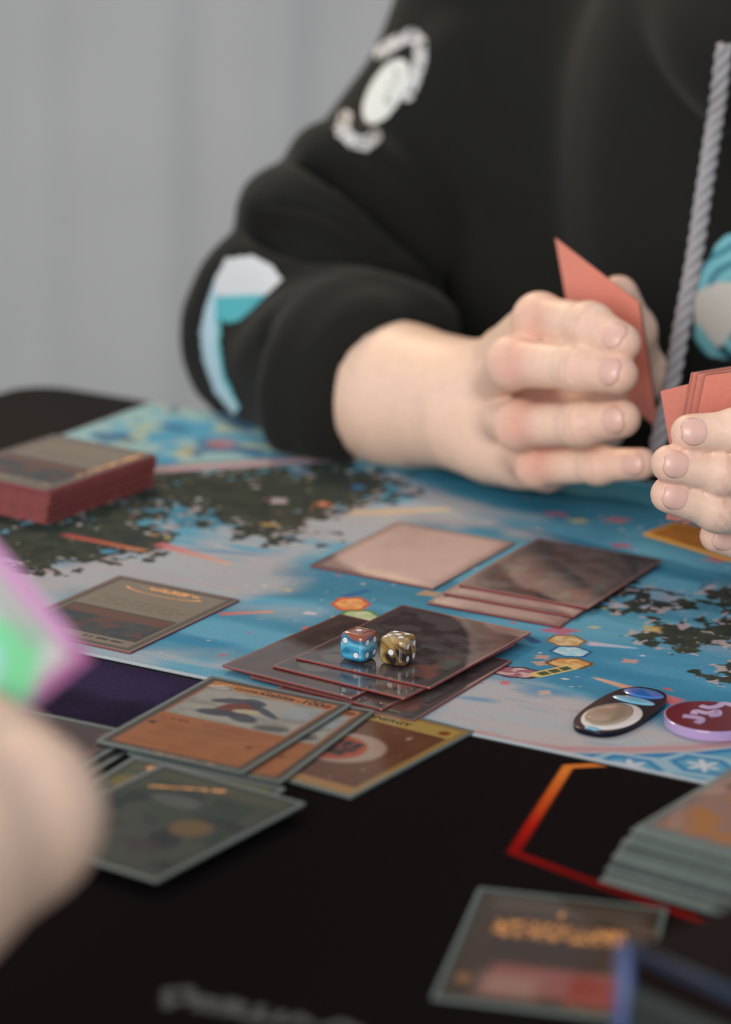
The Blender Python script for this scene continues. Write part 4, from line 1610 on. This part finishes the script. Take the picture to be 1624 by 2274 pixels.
# neck and head, above the frame
face_dir = V((-0.42, -0.86, -0.28))
face_dir /= np.linalg.norm(face_dir)
side = np.cross(face_dir, V((0, 0, 1)))
side /= np.linalg.norm(side)
upv = np.cross(side, face_dir)
CHIN = P(1652, -22, 1.50)
HEAD = CHIN - face_dir * .068 + upv * .098
NECK = P(1745, -40, 1.62)
G3 = Grid(np.minimum(NECK, HEAD) - .17, np.maximum(NECK, HEAD) + .17, 0.003)
for sg in (-1, 0, 1):
    REDS.append((HEAD + face_dir * .080 - upv * .063 + side * .011 * sg, .008, .75))
B = G3.new()
G3.cap(B, NECK - V((0, -.02, .03)), HEAD - upv * .05 - face_dir * .02, .058, .052, .02)
rot = np.stack([side, face_dir, upv], 1)
G3.ell(B, HEAD + upv * .03 - face_dir * .01, (.073, .092, .085), rot, .02)
G3.ell(B, HEAD - upv * .05 + face_dir * .025, (.055, .062, .066), rot, .03)
G3.cap(B, HEAD + face_dir * .088 + upv * .005, HEAD + face_dir * .105 - upv * .028, .008, .012, .012)
G3.cap(B, HEAD + face_dir * .075 - upv * .058 - side * .017, HEAD + face_dir * .075 - upv * .058 + side * .017, .006, .006, .008)
G3.cap(B, HEAD + face_dir * .074 - upv * .068 - side * .014, HEAD + face_dir * .074 - upv * .068 + side * .014, .007, .007, .008)
G3.ell(B, HEAD + face_dir * .068 - upv * .098, (.022, .018, .016), rot, .02)
for sg in (-1, 1):
    G3.ell(B, HEAD + side * .076 * sg - upv * .01 - face_dir * .01, (.010, .020, .032), rot, .008)
    # eye socket, lowered lid, brow, cheek
    G3.ell(B, HEAD + side * .031 * sg + face_dir * .094 + upv * .006, (.019, .016, .011), rot, .012, sub=True)
    G3.ell(B, HEAD + side * .031 * sg + face_dir * .068 + upv * .005, (.0135, .0135, .0105), rot, .005)
    G3.cap(B, HEAD + side * .014 * sg + face_dir * .083 + upv * .022, HEAD + side * .045 * sg + face_dir * .062 + upv * .022, .006, .005, .014)
    G3.ell(B, HEAD + side * .040 * sg + face_dir * .058 - upv * .028, (.020, .018, .020), rot, .022)
    G3.ell(B, HEAD + side * .010 * sg + face_dir * .096 - upv * .029, (.007, .008, .006), rot, .006)
hv3, hf3 = G3.mesh(B)
bv, bf = join_meshes([(hv1, hf1), (hv2, hf2), (hv3, hf3)])


def wpart(name, v_, f_, m, root, **kw):
    o = mk(name, v_, f_, m, root, **kw)
    o.matrix_parent_inverse = Matrix.Translation(root.location).inverted()
    return o


body = wpart('body', bv, bf, m_skin, person, smooth=True, cols=skin_cols(bv, REDS, CRE))


def add_nail(ch, dorsal, parent, **kw):
    o = nail(ch[2][0], ch[3][0], dorsal, ch[3][1], parent, **kw)
    o.parent = body
    o.matrix_parent_inverse = Matrix.Identity(4)


DOR_R = V((-0.25, -0.93, 0.25))
for ch in (idx_f, mid_f, rin_f, pin_f):
    add_nail(ch, DOR_R + V((0.42, 0, 0.0)), person, length=.0125)
DOR_L = V((-0.38, -0.90, 0.30))
for ch in (l_idx, l_mid, l_rin, l_pin):
    add_nail(ch, DOR_L, person, length=.0115)
# hair cap
B = G3.new()
G3.ell(B, HEAD + upv * .038 - face_dir * .022, (.082, .095, .088), rot, .01)
G3.ell(B, HEAD + face_dir * .085 - upv * .035, (.085, .060, .092), rot, .012, sub=True)
for sg in (-1, 1):        # eyebrows
    G3.cap(B, HEAD + side * .015 * sg + face_dir * .090 + upv * .022, HEAD + side * .044 * sg + face_dir * .0735 + upv * .024, .0042, .0030, .002)
v_, f_ = G3.mesh(B)
wpart('hair', v_, f_, m_hair, person, smooth=True)

# ---------- hoodie: one continuous garment
lo = V((-0.17, 1.40, -0.30))
hi = V((0.66, 2.02, 0.36))
G4 = Grid(lo, hi, 0.0042)
B = G4.new()
eu3, ev3 = V((*EU, 0)), V((*EV, 0))
tw = R(-27)
rotT = np.stack([eu3, ev3, V((0, 0, 1))], 1)
# torso leaning towards the table
G4.ell(B, V((0.27, 1.76, 0.06)), (.180, .125, .24), rotT, .02)
G4.ell(B, V((0.255, 1.69, 0.13)), (.160, .115, .18), rotT, .04)
G4.ell(B, V((0.30, 1.80, -0.12)), (.20, .135, .17), rotT, .04)
G4.cap(B, P(1190, 150, 1.75), P(1090, 820, 1.735), .072, .078, .03)
G4.cap(B, P(1250, 200, 1.70), P(1200, 900, 1.70), .075, .08, .03)
SH = P(1150, -60, 1.735)
SHL = SH + eu3 * .36
G4.ell(B, P(1680, 330, 1.575), (.105, .085, .17), rotT, .06)
G4.cap(B, SH, SHL, .062, .062, .05)
# right sleeve
ELB = P(632, 748, 1.640)
up_arm = [(SH, .060), (P(1050, 165, 1.72), .054), (P(925, 345, 1.70), .052), (P(800, 480, 1.675), .050), (P(700, 605, 1.655), .049), (ELB, .050)]
G4.chain(B, up_arm, .02)
fo = [(ELB, .050), (P(690, 800, 1.605), .051), (P(760, 842, 1.565), .049), (P(812, 868, 1.528), .0455)]
G4.chain(B, fo, .018)
# left sleeve (out of the frame)
G4.chain(B, [(SHL, .072), (SHL + V((.12, -.10, -.16)), .064), (P(2420, 1060, 1.54), .058), (P(2300, 1080, 1.475), .052)], .03)
# heavy folds
folds = [
    ([(712, 352, 1.665), (770, 365, 1.640), (870, 440, 1.640), (980, 540, 1.655)], .015),
    ([(604, 458, 1.650), (690, 470, 1.612), (800, 550, 1.610), (930, 640, 1.62)], .018),
    ([(600, 545, 1.630), (680, 570, 1.602), (780, 640, 1.595), (900, 700, 1.595)], .014),
    ([(500, 700, 1.640), (540, 620, 1.625), (620, 590, 1.605), (740, 640, 1.582)], .016),
    ([(650, 690, 1.585), (760, 680, 1.562), (860, 700, 1.555), (960, 735, 1.56)], .014),
    ([(600, 890, 1.590), (620, 790, 1.570), (690, 730, 1.548), (800, 715, 1.540)], .015),
    ([(720, 960, 1.545), (710, 860, 1.525), (750, 780, 1.518), (830, 730, 1.520)], .012),
    ([(1020, 120, 1.67), (1090, 280, 1.66), (1160, 420, 1.65)], .018),
    ([(487, 700, 1.645), (500, 800, 1.635), (560, 895, 1.610)], .015),
]
for pl_, r_ in folds:
    cp = catmull([P(*q) for q in pl_], 5)
    for a_, b_ in zip(cp[:-1], cp[1:]):
        G4.cap(B, a_, b_, r_, r_, .016)
grooves = [([(680, 415, 1.628), (760, 430, 1.612), (880, 520, 1.612), (1000, 620, 1.62)], .005),
           ([(590, 520, 1.616), (670, 530, 1.590), (780, 590, 1.586), (940, 690, 1.590), (1050, 760, 1.59)], .006),
           ([(620, 800, 1.560), (660, 740, 1.548), (760, 700, 1.538), (880, 712, 1.535)], .005),
           ([(690, 950, 1.530), (675, 860, 1.522), (700, 780, 1.520), (790, 720, 1.518)], .005)]
for pl_, r_ in grooves:
    cp = catmull([P(*q) for q in pl_], 5)
    for a_, b_ in zip(cp[:-1], cp[1:]):
        G4.cap(B, a_, b_, r_, r_, .016, sub=True)
# hood lying round the neck
for sg, pth in ((1, [(1500, -120, 1.60), (1560, -20, 1.56), (1612, 68, 1.51), (1690, 150, 1.485)]), (1, [(1960, -140, 1.55), (1860, -10, 1.52), (1770, 90, 1.495), (1690, 150, 1.485)]),
                (1, [(1500, -120, 1.60), (1540, -200, 1.68), (1680, -240, 1.76), (1850, -220, 1.72), (1960, -140, 1.55)])):
    cp = catmull([P(*q) for q in pth], 5)
    for a_, b_ in zip(cp[:-1], cp[1:]):
        G4.cap(B, a_, b_, .026, .026, .02)
# cuff of the pushed-up sleeve: thick ring, then the opening
CU = P(812, 868, 1.528)
cax = fore[2][0] - fore[1][0]
cax /= np.linalg.norm(cax)
r1 = np.cross(cax, V((0, 0, 1)))
r1 /= np.linalg.norm(r1)
r2 = np.cross(r1, cax)
for off, rr, tt in ((0.004, .041, .011), (-0.016, .044, .013)):
    ring = [CU + cax * off + (r1 * math.cos(t) + r2 * math.sin(t)) * rr for t in np.linspace(0, 2 * math.pi, 25)]
    for a_, b_ in zip(ring[:-1], ring[1:]):
        G4.cap(B, a_, b_, tt, tt, .010)
G4.cap(B, CU - cax * .012, CU + cax * .05, .0375, .0375, .006, sub=True)
G4.cap(B, P(2330, 1075, 1.49), P(2200, 1085, 1.42), .042, .04, .006, sub=True)
# keep clear of the table top
hx, hy, hz = G4.pts((slice(None),) * 3)
vv_ = hx * EV[0] + hy * EV[1]
onTab = np.maximum(vv_ - (tv1 + .004), hz - 0.0012)      # negative inside the table block
B = np.maximum(B, -np.maximum(onTab, -(hz + .06)))
hv, hf = G4.mesh(B)
# relax the voxel look
def relax(v_, f_, n=2, lam=.5):
    v_ = v_.copy()
    for _ in range(n):
        acc = np.zeros_like(v_)
        cnt = np.zeros(len(v_))
        for a_, b_ in ((0, 1), (1, 2), (2, 3), (3, 0)):
            np.add.at(acc, f_[:, a_], v_[f_[:, b_]])
            np.add.at(acc, f_[:, b_], v_[f_[:, a_]])
            np.add.at(cnt, f_[:, a_], 1)
            np.add.at(cnt, f_[:, b_], 1)
        v_ += lam * (acc / cnt[:, None] - v_)
    return v_


hv = relax(hv, hf, 3)
hood = wpart('hoodie', hv, hf, m_hood, person, smooth=True)
bvh = BVHTree.FromPolygons([tuple(p) for p in hv], [tuple(p) for p in hf])


def on_cloth(px, py, off=0.0008):
    d_ = ray(px, py).normalized()
    hit, nrm, i_, dist = bvh.ray_cast(CAM, d_)
    if hit is None:
        return None
    if nrm.dot(d_) > 0:
        nrm = -nrm
    return hit + nrm * off


def cloth_print(name, x0, y0, x1, y1, step, fn, label=None):
    """patch of print lying on the garment surface; fn(x, y) -> colour or None, in garment print units"""
    xs = np.arange(x0, x1 + step, step)
    ys = np.arange(y0, y1 + step, step)
    vs, cs, idm, fs = [], [], {}, []
    def vid(i, j):
        if (i, j) not in idm:
            p = on_cloth(xs[i], ys[j])
            if p is None:
                idm[(i, j)] = None
            else:
                idm[(i, j)] = len(vs)
                vs.append(tuple(p))
                c_ = fn(xs[i], ys[j])
                cs.append(lin(c_ if c_ is not None else fn_default))
        return idm[(i, j)]
    for i in range(len(xs) - 1):
        for j in range(len(ys) - 1):
            c_ = fn(xs[i] + step / 2, ys[j] + step / 2)
            if c_ is None:
                continue
            fn_default = c_
            q_ = [vid(i, j), vid(i, j + 1), vid(i + 1, j + 1), vid(i + 1, j)]
            if None in q_:
                continue
            pts_ = [Vector(vs[k]) for k in q_]
            if max((pts_[a_] - pts_[(a_ + 1) % 4]).length for a_ in range(4)) > 0.02:
                continue
            fs.append(q_)
    o = mk(name, vs, fs, m_print, hood, smooth=True, cols=np.array(cs))
    if label:
        o['label'] = label
    return o


def inpoly(x, y, pts):
    r_ = False
    for k in range(len(pts)):
        (xa, ya), (xb, yb) = pts[k], pts[(k + 1) % len(pts)]
        if (ya > y) != (yb > y) and x < (xb - xa) * (y - ya) / (yb - ya) + xa:
            r_ = not r_
    return r_


def segd(x, y, pl_):
    b_ = 1e9
    for (xa, ya), (xb, yb) in zip(pl_[:-1], pl_[1:]):
        ex, ey = xb - xa, yb - ya
        t_ = max(0, min(1, ((x - xa) * ex + (y - ya) * ey) / (ex * ex + ey * ey)))
        b_ = min(b_, math.hypot(x - xa - t_ * ex, y - ya - t_ * ey))
    return b_


def f_badge(x, y):
    dx, dy = x - 858, y - 205
    a_ = math.atan2(-152, 88)
    lx, ly = dx * math.cos(a_) + dy * math.sin(a_), -dx * math.sin(a_) + dy * math.cos(a_)
    e = math.hypot(lx / 82, ly / 36)
    if e < 1:
        s_ = nz2(lx * .06, ly * .12, 1.0)
        if e < .75 and s_ < .26:
            return (168, 170, 168)
        return (222, 224, 220)
    arc1 = [(848, 118), (880, 95), (918, 78), (936, 95), (936, 130), (925, 170), (905, 212)]
    arc2 = [(768, 262), (758, 292), (785, 315), (812, 322), (832, 305)]
    d_ = min(segd(x, y, arc1), segd(x, y, arc2))
    if d_ < 15 and (nz2(x, y, .16) > .25):
        return (206, 204, 204)
    return None


cloth_print('sleeve_badge', 735, 55, 960, 345, 3.0, f_badge, 'white round emblem with arched lettering on the upper sleeve')
el_pts = [(505, 575), (560, 568), (605, 590), (628, 622), (600, 650), (560, 690), (535, 712), (510, 718), (494, 712), (490, 760), (500, 830), (535, 905), (520, 918), (480, 870), (455, 800), (448, 740), (460, 680), (480, 620)]


def f_elbow(x, y):
    if not inpoly(x, y, el_pts):
        return None
    if y < 655 - (x - 520) * .05 and x > 480 + (y - 575) * .02:
        return (216, 216, 218)
    edge = segd(x, y, [(628, 640), (560, 690), (510, 718), (494, 712), (492, 770), (505, 840), (545, 910)])
    if y > 655 and y < 720 and x > 480:
        return (86, 176, 184)
    return (96, 184, 190) if edge < 9 else (182, 208, 220)


cloth_print('sleeve_print', 440, 560, 640, 925, 3.5, f_elbow, 'white and turquoise print along the elbow')


def f_chest(x, y):
    dx, dy = x - 1660, y - 670
    r_ = math.hypot(dx / 130, dy / 145)
    w = nz2(x * .02, y * .02, 1.0)
    if r_ > 1 + .08 * math.sin(6 * math.atan2(dy, dx)):
        return None
    st = math.sin(r_ * 22 + 3 * w + math.atan2(dy, dx) * 2)
    if 632 + 14 * w + (x - 1540) * -.15 < y < 742 + 26 * math.sin(x * .06):
        return (222, 216, 208)
    if y > 745 and st < -.5:
        return (30, 70, 84)
    if st < -.8:
        return (60, 110, 128)
    return (134, 204, 214) if st > .1 else (100, 178, 198)


cloth_print('chest_print', 1520, 515, 1800, 830, 3.5, f_chest, 'turquoise and white swirling print on the chest')

# drawstring: three twisted strands hanging on the chest
rope_px = ((1610, 100), (1600, 180), (1590, 260), (1576, 350), (1562, 440), (1548, 540), (1531, 640), (1512, 740), (1492, 850), (1470, 950), (1450, 1050))
rp = []
for k, (x, y) in enumerate(rope_px):
    p = on_cloth(x, y, 0.0065)
    Y_ = 1.475 - 0.0085 * k          # hangs free from the hood, just in front of the chest
    if p is not None:
        Y_ = min(Y_, p.y)
    rp.append(P(x, y, Y_))
rp = np.array(rp)
path = catmull(rp, 44)
tan = np.gradient(path, axis=0)
tan /= np.linalg.norm(tan, axis=1)[:, None]
arc = np.concatenate([[0], np.cumsum(np.linalg.norm(np.diff(path, axis=0), axis=1))])
n1 = np.cross(tan, V((1, 0, 0)))
n1 /= np.linalg.norm(n1, axis=1)[:, None]
n2 = np.cross(tan, n1)
ds = empty('x')
bpy.data.objects.remove(ds)
root_rope = None
for k in range(3):
    ph = arc / 0.0225 * 2 * math.pi + k * 2 * math.pi / 3
    hp = path + 0.0025 * (np.cos(ph)[:, None] * n1 + np.sin(ph)[:, None] * n2)
    v_, f_ = tube(hp, 0.0022, 8)
    mk('drawstring_strand', v_, f_, m_rope, hood, smooth=True)
# trousers, under the table
G5 = Grid(V((-0.12, 1.15, -0.735)), V((0.66, 2.0, -0.15)), 0.010)
B = G5.new()
HIP = V((0.31, 1.82, -0.25))
G5.ell(B, HIP, (.19, .14, .12), rotT, .03)
for sg in (-1, 1):
    k_ = HIP + eu3 * .10 * sg
    kn = HIP + eu3 * .13 * sg - ev3 * .42 + V((0, 0, .02))
    ft = kn + V((0, 0, -.44)) + ev3 * .02
    G5.chain(B, [(k_, .085), (kn, .062), (ft, .05)], .03)
v_, f_ = G5.mesh(B)
wpart('trousers', v_, f_, m_pants, person, smooth=True)

# ---------- cards held by the far person
def held_card(label, TL, TR, BL, group, m_front=None):
    TL, TR, BL = V(TL), V(TR), V(BL)
    ex = TR - TL
    ex /= np.linalg.norm(ex)
    ey = TL - BL
    ey = ey - ex * (ey @ ex)
    ey /= np.linalg.norm(ey)
    ez = np.cross(ex, ey)
    c_ = TL + ex * SW / 2 - ey * SL / 2
    o = empty('trading_card', c_)
    M_ = Matrix(((ex[0], ey[0], ez[0], c_[0]), (ex[1], ey[1], ez[1], c_[1]), (ex[2], ey[2], ez[2], c_[2]), (0, 0, 0, 1)))
    o.matrix_world = M_
    tag(o, label, 'card', group)
    link('sleeve_back', me_held_back, o, 0.0)
    link('card_face', F_dusk, o, -0.0003).rotation_euler = (0, math.pi, 0)
    link('sleeve_film', me_held_film, o, -0.00052).rotation_euler = (0, math.pi, 0)
    return o


v_, f_ = prism(rrect(SW, SL, 0.0008, 3), -0.00025, 0.0)
o = mk('sleeve_back', v_, f_, [m_red, m_black], fmat=[1, 0] + [1] * (len(f_) - 2))
me_held_back = o.data
bpy.data.objects.remove(o)
v_, f_ = prism(rrect(SW, SL, 0.0008, 3), -0.0001, 0.0)
o = mk('sleeve_film', v_, f_, m_film)
me_held_film = o.data
bpy.data.objects.remove(o)

held_card('single red-backed card pinched between fingers and thumb', P(1233, 528, 1.410), P(1402, 658, 1.366), P(1233 + 85, 528 + 355, 1.462), None)
held_card('second red-backed card behind the pinched one', P(1236, 532, 1.4125), P(1405, 662, 1.3685), P(1321, 887, 1.4645), None)
fan = [((1467, 868), (1640, 826), (1534, 1172), 1.232, .001, 'leftmost splayed card of the red-backed hand fan'),
       ((1535, 827), (1740, 795), (1511, 1180), 1.2285, .012, 'red-backed fan card whose lower corner juts under the fingers'),
       ((1540, 827), (1745, 797), (1518, 1180), 1.2270, .012, 'red-backed fan card tucked behind its stepped edge neighbours'),
       ((1551, 830), (1760, 800), (1528, 1176), 1.2255, .012, 'red-backed fan card with dark stepped edge'),
       ((1567, 834), (1775, 806), (1540, 1172), 1.2240, .012, 'foremost red-backed card of the hand fan')]
for (a_, b_, c_, Y_, dY, lb) in fan:
    held_card(lb, P(*a_, Y_), P(*b_, Y_ + dY), P(*c_, Y_ + .050), None)

# ------------------------------------------------------------------ near player's hand with a rainbow card
near = empty('person', P(-690, 2120, 0.62))
near.rotation_euler = (0, 0, 0)
tag(near, 'blurred foreground hand of a player holding a purple-edged holographic card', 'person')
YN = 0.735
n_thumb = [P(-110, 1865, .70, .019), P(42, 1795, .715, .0190), P(20, 1690, .735, .0135), P(-60, 1610, .742, .0115)]
n_idx = [P(-110, 1790, .74, .015), P(-10, 1690, .775, .012), P(-30, 1570, .79, .0105), P(-80, 1480, .79, .009)]
n_mid = [P(-160, 1790, .745, .015), P(-70, 1640, .785, .012), P(-110, 1500, .80, .0105), P(-150, 1420, .80, .009)]
n_rin = [P(-210, 1810, .75, .014), P(-150, 1640, .79, .0115), P(-190, 1510, .80, .010), P(-220, 1440, .80, .009)]
n_pin = [P(-260, 1850, .75, .013), P(-220, 1700, .785, .0105), P(-260, 1590, .795, .009), P(-290, 1520, .795, .008)]
n_fore = [(P(-280, 1935, .685), .030), (P(-470, 2010, .66), .034), (P(-790, 2160, .60), .042), (P(-1200, 2380, .50), .048)]
allp = np.array([p for p, r_ in n_thumb + n_idx + n_mid + n_rin + n_pin + n_fore])
G6 = Grid(allp.min(0) - .055, allp.max(0) + .04, 0.0022)
B = G6.new()
G6.chain(B, n_fore, .015)
for a_, b_, ra, rb in ((P(-280, 1935, .685), P(-90, 1850, .72), .030, .020), (P(-280, 1935, .685), P(-150, 1840, .735), .030, .019), (P(-280, 1935, .685), P(-230, 1870, .74), .029, .018),
                       (P(-245, 1920, .69), P(45, 1815, .712), .028, .0195), (P(-110, 1865, .70), P(5, 1845, .71), .026, .019)):
    G6.cap(B, a_, b_, ra, rb, .015)
res = B.copy()
for ch in (n_thumb, n_idx, n_mid, n_rin, n_pin):
    Fq = G6.new()
    G6.chain(Fq, ch, .006)
    res = np.minimum(res, smin(B, Fq, .010))
v_, f_ = G6.mesh(res)
wpart('body', v_, f_, m_skin, near, smooth=True, cols=skin_cols(v_, [(n_thumb[-1][0], .014, .5), (n_thumb[2][0], .012, .3), (n_idx[1][0], .012, .4)]))
o = nail(n_thumb[2][0], n_thumb[3][0], V((-.2, -.9, .3)), n_thumb[3][1], near, length=.014)
o.matrix_parent_inverse = Matrix.Translation(near.location).inverted()
v_, f_ = tube(catmull([P(-690, 2120, .62), P(-880, 2210, .575), P(-1200, 2380, .50), P(-1500, 2560, .42)], 6), .052, 20)
wpart('sleeve', v_, f_, m_hood, near, smooth=True)

# rainbow card: corner towards the table centre
m_holo = mat('holo_print', (1, 1, 1), 0.35, vcol=True, coat=0.6)
m_purple = mat('purple_edge', rgb(140, 62, 124), 0.4)
corner = P(206, 1462, .762)
eA = P(50, 1276, .772) - corner
eA /= np.linalg.norm(eA)
eB = P(10, 1664, .748) - corner
eB = eB - eA * (eB @ eA)
eB /= np.linalg.norm(eB)
eN = np.cross(eA, eB)
if eN @ TOCAM < 0:
    eN = -eN
LA, LB = SL, SW


def holo_cols(s, t):       # s along the long edge from the corner (mm), t along the short edge
    im = np.zeros(s.shape + (3,)) + lin((176, 170, 172))
    e = np.minimum(s, t)
    im = over(im, 1 - sstep(3, 6, e), (150, 70, 128))
    im = over(im, (1 - sstep(.8, 1.6, np.abs(s - 2.2) / 2.0)) * sstep(6, 9, t) * (t < 90) * 0, (200, 150, 190))
    im = over(im, (1 - sstep(2, 4.5, t)) * sstep(5, 9, s) * .8, (196, 140, 190))
    d_, q_ = sd_line(s, t, [(8, 22), (16, 12), (26, 20), (20, 34), (40, 30)])
    im = over(im, (1 - sstep(3, 8, d_)), (96, 190, 130))
    d_, q_ = sd_line(s, t, [(14, 30), (20, 22), (32, 34)])
    im = over(im, (1 - sstep(1, 6, d_)), (130, 206, 206))
    im = over(im, 1 - sstep(.5, 1.1, ell(s, t, (24, 44), 9, 9)), (150, 140, 90))
    im = over(im, 1 - sstep(.5, 1.1, ell(s, t, (44, 16), 10, 7)), (200, 120, 104))
    im = over(im, (1 - sstep(2, 4, np.abs(t - 9))) * (s > 12) * .7, (140, 144, 142))
    return im


s_, t_, gv, gf = grid_mesh(92, 67, LA, LB, 0)
cols = holo_cols(s_ * 1000, t_ * 1000).reshape(-1, 3)
rc = empty('trading_card', corner)
tag(rc, 'holographic card with purple border held by the foreground hand', 'card')
W3 = corner + gv[:, :1] * eA + gv[:, 1:2] * eB + eN * 0.0004
if np.cross(eA, eB) @ eN < 0:
    gf = gf[:, ::-1].copy()
wpart('card_face', W3, gf, m_holo, rc, cols=cols)
olw = [corner + eA * x + eB * y for x, y in ((0, 0), (LA, 0), (LA, LB), (0, LB))]
vs = [p - eN * .0006 for p in olw] + [p + eN * .0003 for p in olw]
wpart('sleeve_back', vs, [(3, 2, 1, 0), (4, 5, 6, 7), (0, 1, 5, 4), (1, 2, 6, 5), (2, 3, 7, 6), (3, 0, 4, 7)], m_purple, rc)
